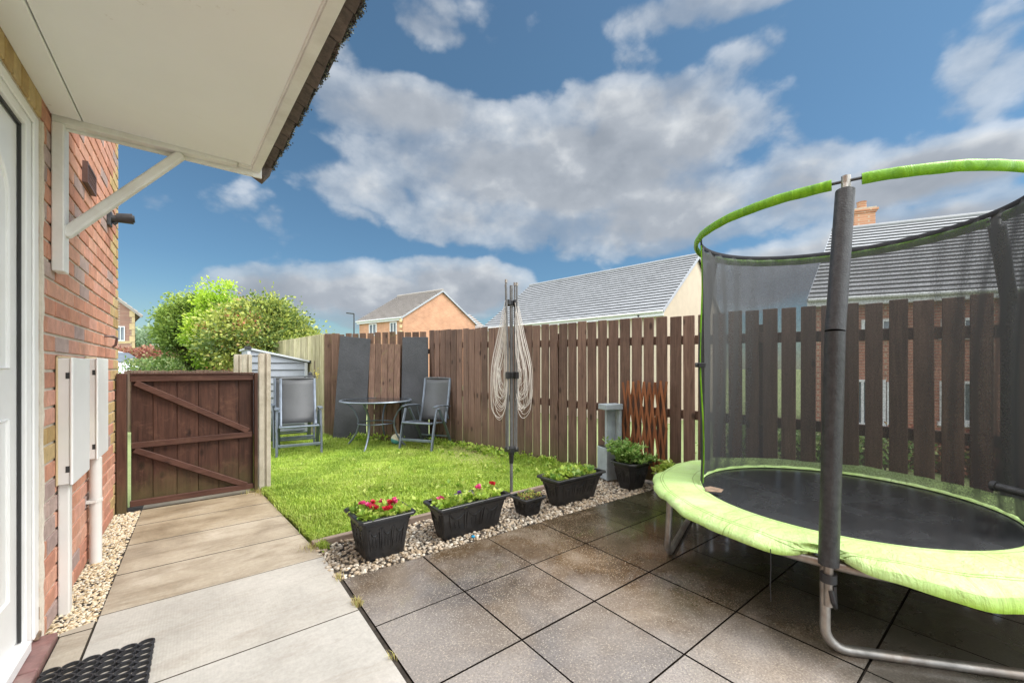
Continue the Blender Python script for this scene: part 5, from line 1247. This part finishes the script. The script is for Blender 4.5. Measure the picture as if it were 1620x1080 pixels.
# ================================================================ SHED and bits beside it
def shed():
    A = at(393, 551, 7.1); B = at(484, 573, 7.55); Cc = A+Vector((-.38, .9, 0)); zt0, zt1 = A.z-.02, 1.32
    t = thing('metal_shed', 'small grey metal shed with a sloping roof behind the recliner', 'shed', (A.x, A.y, 0)); I = Matrix.Translation((-A.x, -A.y, 0))
    def P(b, *a, **k):
        o = b.build(*a, **k); o.parent = t; o.matrix_parent_inverse = I; return o
    a2 = Vector((A.x, A.y)); b2 = Vector((B.x, B.y)); d = (b2-a2).normalized(); nr = Vector((-d.y, d.x)); dep = 1.1
    if nr.y < 0: nr = -nr
    sk = Vector((-.02, 1.0)).normalized()
    b = MB(); zc = 0.0; i = 0; rowh = .125
    def quadw(p, q, za, zb, o, r):
        n_ = Vector((q-p).normalized().yx); n_ = Vector((-(q-p).normalized().y, (q-p).normalized().x)); n_ = n_ if n_.dot(-p) > 0 else -n_
        return [(p.x+n_.x*o, p.y+n_.y*o, za), (q.x+n_.x*o, q.y+n_.y*o, za)]
    c0, c1_, c2, c3 = a2, b2, b2+sk*dep, a2+sk*dep
    b.prism([c0, c1_, c2, c3], 0, 1.28)
    b.slab([(c0.x, c0.y, 1.28), (c1_.x, c1_.y, 1.28), (c0.x, c0.y, zt0)], (sk.x*dep, sk.y*dep, 0))
    P(b, 'shed_wall', 'shed')
    # horizontal corrugated cladding, each row tilted so its lower lip stands out
    cl = MB(); fn = -nr
    z = .05
    while z < zt0-.02:
        z2 = z+rowh
        # face length limited by the roof slope
        def xm(zz): return 1.0 if zz <= zt1-.02 else max(0., 1-(zz-(zt1-.02))/(zt0-zt1+.02))
        f0, f1 = xm(z), xm(min(z2, zt0)); L = (b2-a2)
        if f0 > .02:
            zz2 = min(z2, zt0-.005); p = [a2, a2+L*f0, a2+L*xm(zz2), a2]
            cl.slab([(p[0].x+fn.x*.03, p[0].y+fn.y*.03, z), (p[1].x+fn.x*.03, p[1].y+fn.y*.03, z), (p[2].x+fn.x*.006, p[2].y+fn.y*.006, zz2), (p[3].x+fn.x*.006, p[3].y+fn.y*.006, zz2)], (-fn.x*.004, -fn.y*.004, 0))
        z = z2
    P(cl, 'cladding', 'shed')
    P(MB().box(b2.x-.03, b2.x+.02, b2.y-.05, b2.y, 0, zt1-.02), 'corner_trim', 'shed_trim', bevel=.003); P(MB().box(a2.x-.02, a2.x+.03, a2.y-.05, a2.y, 0, zt0-.03), 'corner_trim', 'shed_trim', bevel=.003)
    e = .08; r0 = a2-d*.03-sk*.04; r1 = b2+d*.10-sk*e
    zs = (zt1-zt0)/((b2-a2).length); rf = MB()
    za = zt0+.02-zs*(-.05)*0; zb = zt1+zs*.10+.02
    rf.slab([(r0.x, r0.y, za+.02), (r1.x, r1.y, zb+.01), (r1.x+sk.x*(dep+2*e), r1.y+sk.y*(dep+2*e), zb+.01), (r0.x+sk.x*(dep+2*e), r0.y+sk.y*(dep+2*e), za+.02)], (0, 0, -.035))
    P(rf, 'roof', 'shed_trim', bevel=.004)
    P(MB().box(r0.x-.03, r0.x+.07, r0.y-.02, r0.y+.05, za-.02, za+.035), 'corner_cap', 'dark_metal', bevel=.005); P(MB().box(r1.x-.06, r1.x+.03, r1.y-.02, r1.y+.05, zb-.03, zb+.025), 'corner_cap', 'dark_metal', bevel=.005)
shed()
def feeder():
    p = at(491, 600, 6.75); t = thing('bird_feeder', 'small dark bird feeder on a stake between the shed and the green fence', 'bird feeder', (p.x, p.y, 0))
    MB().tube([(.05, .0, 0), (.07, .02, 1.32)], .008, 6).build('stake', 'bark', t, smooth=True)
    MB().lathe([(.001,1.14),(.03,1.12),(.035,1.08),(.09,1.065),(.095,1.05),(.02,1.05)], n=16, caps=False).build('cap', 'dark_metal', t, smooth=True)
    MB().lathe([(.055,.93),(.06,.96),(.05,1.04),(.02,1.05)], n=14).build('seed_holder', 'black_plastic', t, smooth=True)
    MB().tube([(.0,0,0),(.0,0,.95)], .010, 6).build('pole', 'dark_metal', t, smooth=True)
    P = np.array([(.10, 0, 1.08)]*26)+rng.normal(size=(26,3))*[.02,.02,.05]; leaves('flower_leaves', P, .03, 'petal_yellow', t)
feeder()

# ================================================================ HOUSES BEYOND
def rooftiles(A, B, Cr, Dr, n, th=.058, lip=.35):
    """courses from eaves A-B up to ridge Cr-Dr (Cr over A, Dr over B)"""
    b = MB(); A, B, Cr, Dr = map(Vector, (A, B, Cr, Dr)); nv = (B-A).cross(Cr-A).normalized()
    if nv.z < 0: nv = -nv
    for i in range(n):
        t0, t1 = i/n, (i+1)/n; a0, b0, a1, b1 = A.lerp(Cr, t0), B.lerp(Dr, t0), A.lerp(Cr, t1), B.lerp(Dr, t1); r = random.random()*.9
        up = nv*th
        nt = max(4, min(70, int((b0-a0).length/.34))); of = .5 if i % 2 else 0.
        for k in range(nt+1):                                                   # the faces, tile by tile
            u0, u1 = max(0, (k-of)/nt), min(1, (k+1-of)/nt)
            if u1-u0 < .001: continue
            hh = random.uniform(-.001, .001)*nv
            b._add([a0.lerp(b0, u0)+up+hh, a0.lerp(b0, u1)+up+hh, a1.lerp(b1, u1)+up*.15, a1.lerp(b1, u0)+up*.15], [(0,1,2,3)], random.random()*1.2)
        dn = (a0-a1).normalized()*.006
        b._add([a0+up, b0+up, b0-nv*.01, a0-nv*.01], [(0,3,2,1)], 2.0)          # butt edge, the shadow under the lip painted as a dark colour
        b._add([a0+up, a1+up*.15, a1-nv*.02, a0-nv*.02], [(0,1,2,3)], r); b._add([b0+up, b1+up*.15, b1-nv*.02, b0-nv*.02], [(0,1,2,3)], r)
    return b
def gable_house(name, lbl, E0, E1, half, ze, zr, wallm, roofm, ncrs, ground=-1.2, group=None, gwall=None, cat='house', over=.25, skew=Vector((0,0))):
    """E0,E1: near eaves corners (xy). half: vector from eaves to ridge line in plan."""
    E0 = Vector(E0); E1 = Vector(E1); hv = Vector(half); d = (E1-E0).normalized(); t = thing(name, lbl, cat, (E0.x, E0.y, ground), 0, group); I = Matrix.Translation((-E0.x, -E0.y, -ground))
    def P(b, *a, **k):
        o = b.build(*a, **k); o.parent = t; o.matrix_parent_inverse = I; return o
    F0 = E0+2*(hv+skew); F1 = E1+2*(hv+skew); hn = hv.normalized(); 
    w0, w1, w2, w3 = E0+hn*over, E1+hn*over, F1-hn*over, F0-hn*over
    sl = (zr-ze)/hv.length; zw = ze+sl*over-.03
    b = MB(); b.prism([w0, w1, w2, w3], ground-.2, zw); P(b, 'wall', wallm)
    for a_, c_, s in ((w0, w3, 1), (w1, w2, -1)):
        g = MB(); m_ = (a_+c_)/2; g.slab([(a_.x, a_.y, zw), (c_.x, c_.y, zw), (m_.x, m_.y, zr-.12)], (d.x*.2*s, d.y*.2*s, 0)); P(g, 'gable_wall', gwall or wallm)
    ov = d*.12; A = E0-ov; B = E1+ov; Rg0 = E0+hv-ov+skew; Rg1 = E1+hv+ov+skew; C2 = F0-ov; D2 = F1+ov
    v3 = lambda p, z: Vector((p.x, p.y, z))
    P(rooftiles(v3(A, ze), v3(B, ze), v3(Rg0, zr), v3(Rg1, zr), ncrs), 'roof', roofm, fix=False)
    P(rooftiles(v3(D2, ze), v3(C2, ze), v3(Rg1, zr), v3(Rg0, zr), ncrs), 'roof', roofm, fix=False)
    P(MB().tube([v3(Rg0, zr+.05), v3(Rg1, zr+.05)], .09, 8), 'ridge', roofm, smooth=True)
    # fascia, gutter, barge boards
    P(MB().bar(v3(A+hn*.06, ze-.13), v3(B+hn*.06, ze-.13), .04, .22), 'fascia', 'fascia_white')
    P(MB().tube([v3(A-hn*.03, ze-.05), v3(B-hn*.03, ze-.05)], .055, 8), 'gutter', 'fascia_white', smooth=True)
    P(MB().quad(v3(A+hn*.02, ze-.24), v3(B+hn*.02, ze-.24), v3(w1+ov, ze-.24), v3(w0-ov, ze-.24)), 'eaves_soffit', 'fascia_white', fix=False)
    for (p, q) in ((A, Rg0), (B, Rg1), (C2, Rg0), (D2, Rg1)):
        P(MB().bar(v3(p, ze-.06), v3(q, zr-.06), .04, .12), 'barge_board', 'barge_grey')
    return t, P, d, hn, v3
def window(P, c, d, n, w_, h, z, frame='fascia_white', mull=1, door_=False):
    """c: centre on wall (xy), d: along wall, n: outward"""
    c = Vector(c); 
    def p(u, o, zz): q = c+d*u+n*o; return (q.x, q.y, zz)
    b = MB(); fw = .07
    for (u0, u1, z0, z1) in ((-w_/2, -w_/2+fw, z, z+h), (w_/2-fw, w_/2, z, z+h), (-w_/2+fw, w_/2-fw, z, z+fw), (-w_/2+fw, w_/2-fw, z+h-fw, z+h))+tuple((-w_/2+w_*(k+1)/(mull+1)-.03, -w_/2+w_*(k+1)/(mull+1)+.03, z+fw, z+h-fw) for k in range(mull)):
        b.hexa([p(u0, 0, z0), p(u1, 0, z0), p(u1, .06, z0), p(u0, .06, z0), p(u0, 0, z1), p(u1, 0, z1), p(u1, .06, z1), p(u0, .06, z1)])
    fr = P(b, 'window', frame)
    g = MB(); g.hexa([p(-w_/2+fw, .005, z+fw), p(w_/2-fw, .005, z+fw), p(w_/2-fw, .02, z+fw), p(-w_/2+fw, .02, z+fw), p(-w_/2+fw, .005, z+h-fw), p(w_/2-fw, .005, z+h-fw), p(w_/2-fw, .02, z+h-fw), p(-w_/2+fw, .02, z+h-fw)])
    o = P(g, 'pane', 'window_glass'); mi = o.matrix_parent_inverse.copy(); o.parent = fr; o.matrix_parent_inverse = mi
    # keep world placement: the pane shares the frame's space
    o.matrix_parent_inverse = Matrix.Identity(4)
    return fr
XY = lambda v: Vector((v.x, v.y))
def plan(X, Z): return Vector((RV[0]*X+FV[0]*Z, RV[1]*X+FV[1]*Z))
# middle house: grey roof, cream gable
def house_mid():
    Z1 = 17.; E1 = plan(.368*Z1, Z1); hv = plan(.178*Z1, .19*Z1); d = plan(-.731, .684); E0 = E1+d*10.9
    t, P, d_, hn, v3 = gable_house('grey_roofed_house', 'cream rendered house with a long grey tiled roof behind the middle of the fence', E0, E1, hv, 3.65, 6.82, 'render_cream', 'roof_grey', 19, over=.3)
    P(MB().tube([v3(E1-d_*-1.0*-1, 3.5), v3(E1-d_*1.0+hn*.3, 3.3), v3(E1-d_*1.0+hn*.3, -1)], .04, 8), 'downpipe', 'dark_metal', smooth=True)
house_mid()
def house_right():
    A = plan(8.95, 12.0); d = plan(.918, -.396); B = A+d*9.5; C = plan(12.8, 15.95); hv_full = C-A; nrm = plan(.396, .918); dep = hv_full.dot(nrm); hv = nrm*dep; skew = hv_full-hv
    t, P, d_, hn, v3 = gable_house('red_brick_house', 'red brick house with grey tiled roof and chimney seen through the trampoline net', A, B, hv, 3.27, 6.6, 'brick_red', 'roof_grey', 20, over=.3, skew=skew)
    def along(px):  # facade point at a photograph column
        o = A+nrm*.3; r = at(px, HOR, 1); r = Vector((r.x, r.y)); det = r.x*(-d.y)+r.y*d.x; k = (o.x*(-d.y)+o.y*d.x)/det; return r*k
    Zf = lambda p: p.x*FV[0]+p.y*FV[1]
    for pa, pb, ya, yb, mu in ((1362, 1428, 505, 531, 1), (1488, 1560, 503, 530, 1), (1328, 1400, 600, 672, 1), (1402, 1428, 604, 690, 0), (1486, 1560, 603, 668, 1)):
        p0, p1 = along(pa), along(pb); c = (p0+p1)/2; z = Zf(c); z1 = H-(ya-HOR)*z/F_PX; z0 = H-(yb-HOR)*z/F_PX
        z1 = min(z1, 3.0)
        window(P, c, d_, -hn, (p1-p0).length, z1-z0, z0, mull=mu)
        P(MB().hexa([(*(c+d_*(s*((p1-p0).length/2+.05))-hn*o), zz) for zz in (z0-.11, z0-.002) for s, o in ((-1, 0), (1, 0), (1, .09), (-1, .09))]), 'sill', 'fascia_white')
    # chimney on the ridge
    c = at(1363, 350, 16.3); cx = Vector((c.x, c.y)); zb = 6.0
    q = lambda w_, z0, z1, m, n_: P(MB().prism([cx-d_*w_-hn*w_, cx+d_*w_-hn*w_, cx+d_*w_+hn*w_, cx-d_*w_+hn*w_], z0, z1), n_, m)
    q(.33, 5.6, 7.35, 'brick_far', 'chimney'); q(.36, 5.6, 6.72, 'roof_grey', 'chimney_flashing'); q(.37, 7.35, 7.42, 'brick_far', 'chimney_band'); q(.41, 7.42, 7.50, 'brick_far', 'chimney_band'); q(.36, 7.50, 7.56, 'concrete', 'chimney_cap')
    P(MB().lathe([(.16,0),(.15,.3),(.17,.33)], (cx.x, cx.y, 7.56), 12), 'chimney_pot', 'brick_far', smooth=True)
house_right()
def house_left():
    N = plan(-8.3, 30.); L = plan(-12.6, 32.8); Rr = plan(-3.1, 35.6); hv = (Rr-N)/2
    t, P, d_, hn, v3 = gable_house('orange_brick_house', 'orange brick house with brown roof and a wide gable beyond the short fence', L, N, hv, 5.0, 7.5, 'brick_far', 'roof_brown', 20, ground=-.1, over=.2)
    q = N+hn*.2
    for k, w_ in ((1.0, .75), (3.4, .9)): window(P, q-d_*k, d_, -hn, w_, .95, 3.75)
    b = MB()
    for k in range(12): b.box(N.x-.05, N.x+.10, N.y-.1, N.y+.12, .0+k*.42, .22+k*.42)
    P(b, 'quoins', 'quoin')
    A = Rr+plan(.3, -2.5)-plan(0, 0); 
    P(rooftiles(v3(plan(-4.7, 36), 4.6), v3(plan(-1.9, 38.5), 4.6), v3(plan(-5.6, 40), 6.5), v3(plan(-4.2, 40), 6.5), 9), 'rear_roof', 'roof_brown', fix=False)
    b = MB(); b.prism([plan(-4.5, 36.6), plan(-2.1, 38.8), plan(-4.2, 41), plan(-6, 40)], 0, 4.55); P(b, 'rear_wall', 'brick_far')
house_left()
def house_far():
    # plum brick end wall with buff quoins, far left
    Z = 27.; c1 = plan((214-810)/F_PX*Z, Z); d = plan(-1, 0.02).normalized()
    E1 = c1; E0w = c1+d*9.0; back = plan(-1, .95).normalized()*8
    t = thing('plum_brick_house', 'plum brick house end with buff corner stones beside the corner of the near wall', 'house', (c1.x, c1.y, 0)); I = Matrix.Translation((-c1.x, -c1.y, 0))
    def P(b, *a, **k):
        o = b.build(*a, **k); o.parent = t; o.matrix_parent_inverse = I; return o
    ze = 4.95; zr = 8.2; m_ = c1+d*4.5
    b = MB(); b.prism([c1, E0w, E0w+back, c1+back], -.1, ze); b.slab([(c1.x, c1.y, ze), (E0w.x, E0w.y, ze), (m_.x, m_.y, zr)], (back.x, back.y, 0)); P(b, 'wall', 'brick_plum')
    v3 = lambda p, z: Vector((p.x, p.y, z)); u = (-back).normalized()
    ov = u*.25
    P(rooftiles(v3(c1-d*.45+ov, ze-.25), v3(c1+back-d*.45, ze-.25), v3(m_+ov, zr+.08), v3(m_+back, zr+.08), 14), 'roof', 'roof_brown', fix=False)
    P(rooftiles(v3(E0w+back+d*.45, ze-.25), v3(E0w+d*.45+ov, ze-.25), v3(m_+back, zr+.08), v3(m_+ov, zr+.08), 14), 'roof', 'roof_brown', fix=False)
    P(MB().bar(v3(c1-d*.45+ov, ze-.34), v3(m_+ov, zr-.06), .05, .16), 'barge_board', 'roof_brown'); P(MB().bar(v3(E0w+d*.45+ov, ze-.34), v3(m_+ov, zr-.06), .05, .16), 'barge_board', 'fascia_white')
    b = MB()
    for k in range(12):
        w_ = .40 if k % 2 else .24; q = c1+u*.03; r_ = c1+d*w_+u*.03; b.hexa([(*p, z) for z in (k*.42, k*.42+.40) for p in ((c1.x-.02, c1.y), (q.x-.02, q.y), (r_.x, r_.y), ((c1+d*w_).x, (c1+d*w_).y))])
    for z0 in (2.85, .75):
        a0 = c1+d*.3+u*.02; a1 = c1+d*6+u*.02; b.hexa([(*p, z) for z in (z0, z0+.16) for p in (a0-u*.02, a1-u*.02, a1+u*.01, a0+u*.01)])
    P(b, 'quoins', 'quoin')
    window(P, c1+d*1.02, d, u, .62, 1.0, 3.0, mull=1); window(P, c1+d*1.12, d, u, .55, .95, 1.55, mull=1)
    P(MB().lathe([(.02,0),(.22,.06),(.25,.08)], (0,0,0), 16), 'dish', 'dark_metal', smooth=True)
    o = t.children[-1]; dish = c1-d*.35; o.matrix_parent_inverse = I @ Matrix.Translation((dish.x, dish.y, 3.1)) @ Matrix.Rotation(R_(70), 4, 'X')
house_far()
def bungalow():
    a = plan((236-810)/F_PX*42, 42); b_ = plan((268-810)/F_PX*42, 42)
    gable_house('white_bungalow', 'small pale bungalow seen between the plum brick house and the tree', b_, a, plan(0, 1)*2.5 if False else plan(-.1, 1)*2.6, 3.2, 4.3, 'fascia_white', 'roof_brown', 6, ground=0., over=.15)
bungalow()
w1 = plan((212-810)/F_PX*36, 36); w2 = plan((242-810)/F_PX*36, 36)
tag(MB().bar((w1.x, w1.y, 1.35), (w2.x, w2.y, 1.35), .2, 2.9).build('grey_wall', 'shed'), 'plain grey wall just left of the small bungalow', 'wall')
def lamp():
    p = at(560, 497, 25.); t = thing('street_lamp', 'thin grey street lamp rising beyond the short brown fence', 'street lamp', (p.x, p.y, -.1))
    MB().tube([(0,0,0),(0,0,4.65)], [.06,.035], 8).build('pole', 'dark_metal', t, smooth=True)
    MB().bar((0.02,0,4.66), (-.42, .18, 4.70), .12, .07).build('lamp_head', 'dark_metal', t, bevel=.02)
lamp()

# ================================================================ CAR
def car():
    # side profile with the nose towards +x, then turned to face right of the photograph
    p = at(213, 582, 14.5); t = thing('white_car', 'white hatchback parked beside the plum brick house, nose to the right', 'car', (0,0,0))
    prof = [(-3.9,.32),(-3.95,.75),(-3.85,1.02),(-3.55,1.42),(-3.0,1.52),(-2.2,1.50),(-1.75,1.40),(-1.02,1.02),(-.55,.92),(-.14,.80),(-.03,.62),(0,.42),(-.06,.25)]
    n = len(prof); hw = .86; vs = []; fs = []; wd = []
    for s, k in ((-1, 1.), (-1, .0), (1, .0), (1, 1.)): pass
    secs = [(-hw, .93), (-hw*.92, .985), (-hw*.5, 1.), (hw*.5, 1.), (hw*.92, .985), (hw, .93)]
    for y, f in secs:
        for (x, z) in prof:
            yy = y*(1-.22*max(0, z-.9)/.6); xx = x if x < -2 else x-(abs(y)/hw)**3*.16; vs.append((xx, yy, .25+(z-.25)*f))
    for i in range(len(secs)-1):
        for k in range(n): k2 = (k+1) % n; fs.append((i*n+k, i*n+k2, (i+1)*n+k2, (i+1)*n+k))
    fs += [tuple(range(n)), tuple((len(secs)-1)*n+k for k in range(n))[::-1]]
    b = MB(); b._add(vs, fs); b.build('body', 'car_paint', t, smooth=True, bevel=.03, seg=2)
    g = MB(); g.quad((-1.72,-.60,1.405),(-1.06,-.74,1.055),(-1.06,.74,1.055),(-1.72,.60,1.405)); g.build('windscreen', 'window_glass', t, fix=False).location = (.012, 0, .018)
    for s in (-1, 1):
        g = MB(); g.quad((-1.80, s*.725, 1.36), (-1.22, s*.83, 1.03), (-2.3, s*.86, 1.0), (-2.4, s*.72, 1.40)); g.quad((-2.46, s*.72, 1.40), (-2.36, s*.86, 1.0), (-3.4, s*.86, 1.0), (-3.3, s*.73, 1.36)); g.build('side_window', 'window_glass', t, fix=False)
        MB().tube([(-.30, s*.58, .66), (-.16, s*.70, .64)], [.05, .07], 10).build('headlight', 'window_glass', t, smooth=True)
        m_ = MB().box(-1.32, -1.20, s*.86-.02 if s > 0 else s*.86-.16, s*.86+.16 if s > 0 else s*.86+.02, .98, 1.10).build('wing_mirror', 'car_paint', t, bevel=.03, seg=2)
        for x in (-.72, -3.15):
            w_ = MB().tube([(x, s*.70, .31), (x, s*.87, .31)], .31, 24).build('wheel', 'tyre', t, smooth=True); MB().tube([(x, s*.865, .31), (x, s*.885, .31)], .19, 18).build('rim', 'steel', w_, smooth=True)
    t.location = (p.x, p.y, .37); t.rotation_euler = (0, 0, -YAW-R_(22))
car()

# ================================================================ TREES AND HEDGES
def tree(name, lbl, c, rad, zc, rz, ncl, nleaf, size, m, seed, trunk=.06, cat='tree', group=None, inner=.45, droop=.2, ground=0., rbias=None):
    r = np.random.default_rng(seed); t = thing(name, lbl, cat, (c[0], c[1], ground), 0, group)
    P = []; Nn = []; Rn = []; br = MB(); zc -= ground
    for k in range(ncl):
        v = r.normal(size=3); v /= np.linalg.norm(v); v[2] = abs(v[2])*1.0 if r.random() < .72 else v[2]; q = r.uniform(inner, 1.0)**.6*(1+.10*r.normal())
        cc = np.array([v[0]*rad[0]*q, v[1]*rad[1]*q, zc+v[2]*rz*q]); cs = .15*min(rad)*(.7+.7*r.random()); nl = int(nleaf*(.6+.8*r.random()))
        o = r.normal(size=(nl, 3))*cs*np.array([1, 1, .75]); P.append(cc+o); Nn.append(np.tile(v, (nl, 1))*.7+o/cs*.5)
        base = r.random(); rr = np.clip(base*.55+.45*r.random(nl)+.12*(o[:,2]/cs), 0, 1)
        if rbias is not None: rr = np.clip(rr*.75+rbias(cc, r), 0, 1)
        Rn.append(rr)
        if k % 3 == 0: br.tube([(0, 0, zc*.35), (cc[0]*.4, cc[1]*.4, lerp(zc*.4, cc[2], .5)), tuple(cc)], [trunk*.5, trunk*.25, trunk*.08], 5, caps=False)
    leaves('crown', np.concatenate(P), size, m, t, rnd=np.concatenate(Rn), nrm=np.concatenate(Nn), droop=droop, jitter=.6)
    br.tube([(0, 0, 0), (.02, .01, zc*.4), (.0, .03, zc)], [trunk, trunk*.8, trunk*.4], 8, caps=False); br.build('trunk', 'bark', t, smooth=True)
    return t
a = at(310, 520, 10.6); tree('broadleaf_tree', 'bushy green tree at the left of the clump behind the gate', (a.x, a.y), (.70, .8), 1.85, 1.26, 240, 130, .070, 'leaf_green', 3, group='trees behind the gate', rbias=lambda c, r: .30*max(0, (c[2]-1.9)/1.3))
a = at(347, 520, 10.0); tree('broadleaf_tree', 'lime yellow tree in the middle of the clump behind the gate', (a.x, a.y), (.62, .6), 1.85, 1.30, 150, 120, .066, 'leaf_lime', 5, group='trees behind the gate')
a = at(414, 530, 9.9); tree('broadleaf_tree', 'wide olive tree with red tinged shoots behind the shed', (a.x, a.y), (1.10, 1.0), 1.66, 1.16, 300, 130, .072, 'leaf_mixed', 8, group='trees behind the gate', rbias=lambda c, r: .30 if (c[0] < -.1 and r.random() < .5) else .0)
for k, (px, Z, h, wd) in enumerate(((222, 50, 5.0, 2.6), (240, 48, 5.6, 2.8), (262, 52, 5.0, 2.8))):
    a = at(px, 540, Z); tree('distant_tree', ['pale hazy tree just right of the plum brick house', 'tallest pale hazy tree above the small bungalow', 'pale hazy tree half hidden by the clump behind the gate'][k], (a.x, a.y), (wd, wd), h*.55, h*.5, 60, 60, .34, 'leaf_misty', 20+k, .15, group='hazy trees far behind the gate')
def hedge(name, lbl, px0, px1, Z0, Z1, z0, z1, th, m, n, size, seed):
    A = at(px0, 580, Z0); B = at(px1, 580, Z1); r = np.random.default_rng(seed); t_ = r.random(n)
    P = np.stack([lerp(A.x, B.x, t_)+r.normal(size=n)*th*.5, lerp(A.y, B.y, t_)+r.normal(size=n)*th*.5, z0+(z1-z0)*(1-r.random(n)**1.6)+.05*np.sin(t_*40)+.05*r.normal(size=n)], 1)
    t = thing(name, lbl, 'hedge', (A.x, A.y, z0)); P -= np.array([A.x, A.y, z0])
    leaves('foliage', P, size, m, t, nrm=np.tile([0., 0, .5], (n, 1)))
    d = B-A
    MB().bar((0, 0, (z1-z0)*.4), (d.x, d.y, (z1-z0)*.4), th*.6, (z1-z0)*.8).build('stems', 'bark', t)
hedge('red_hedge', 'red leaved hedge behind the white car', 196, 285, 19, 17, .3, 2.0, .7, 'leaf_red', 9000, .11, 2)
hedge('green_hedge', 'low green hedge in front of the red one behind the gate', 226, 300, 14.5, 13.5, .2, 1.42, .7, 'leaf_hedge', 7000, .09, 4)
hedge('shrub_border', 'row of low green shrubs on the grass beyond the picket fence', 1150, 1420, 10.5, 9.0, -1.25, -.35, .8, 'leaf_hedge', 6000, .09, 6)
hedge('red_border', 'row of low red shrubs below the windows of the red brick house', 1400, 1640, 10.2, 8.2, -1.25, -.35, .4, 'leaf_red', 4000, .08, 7)
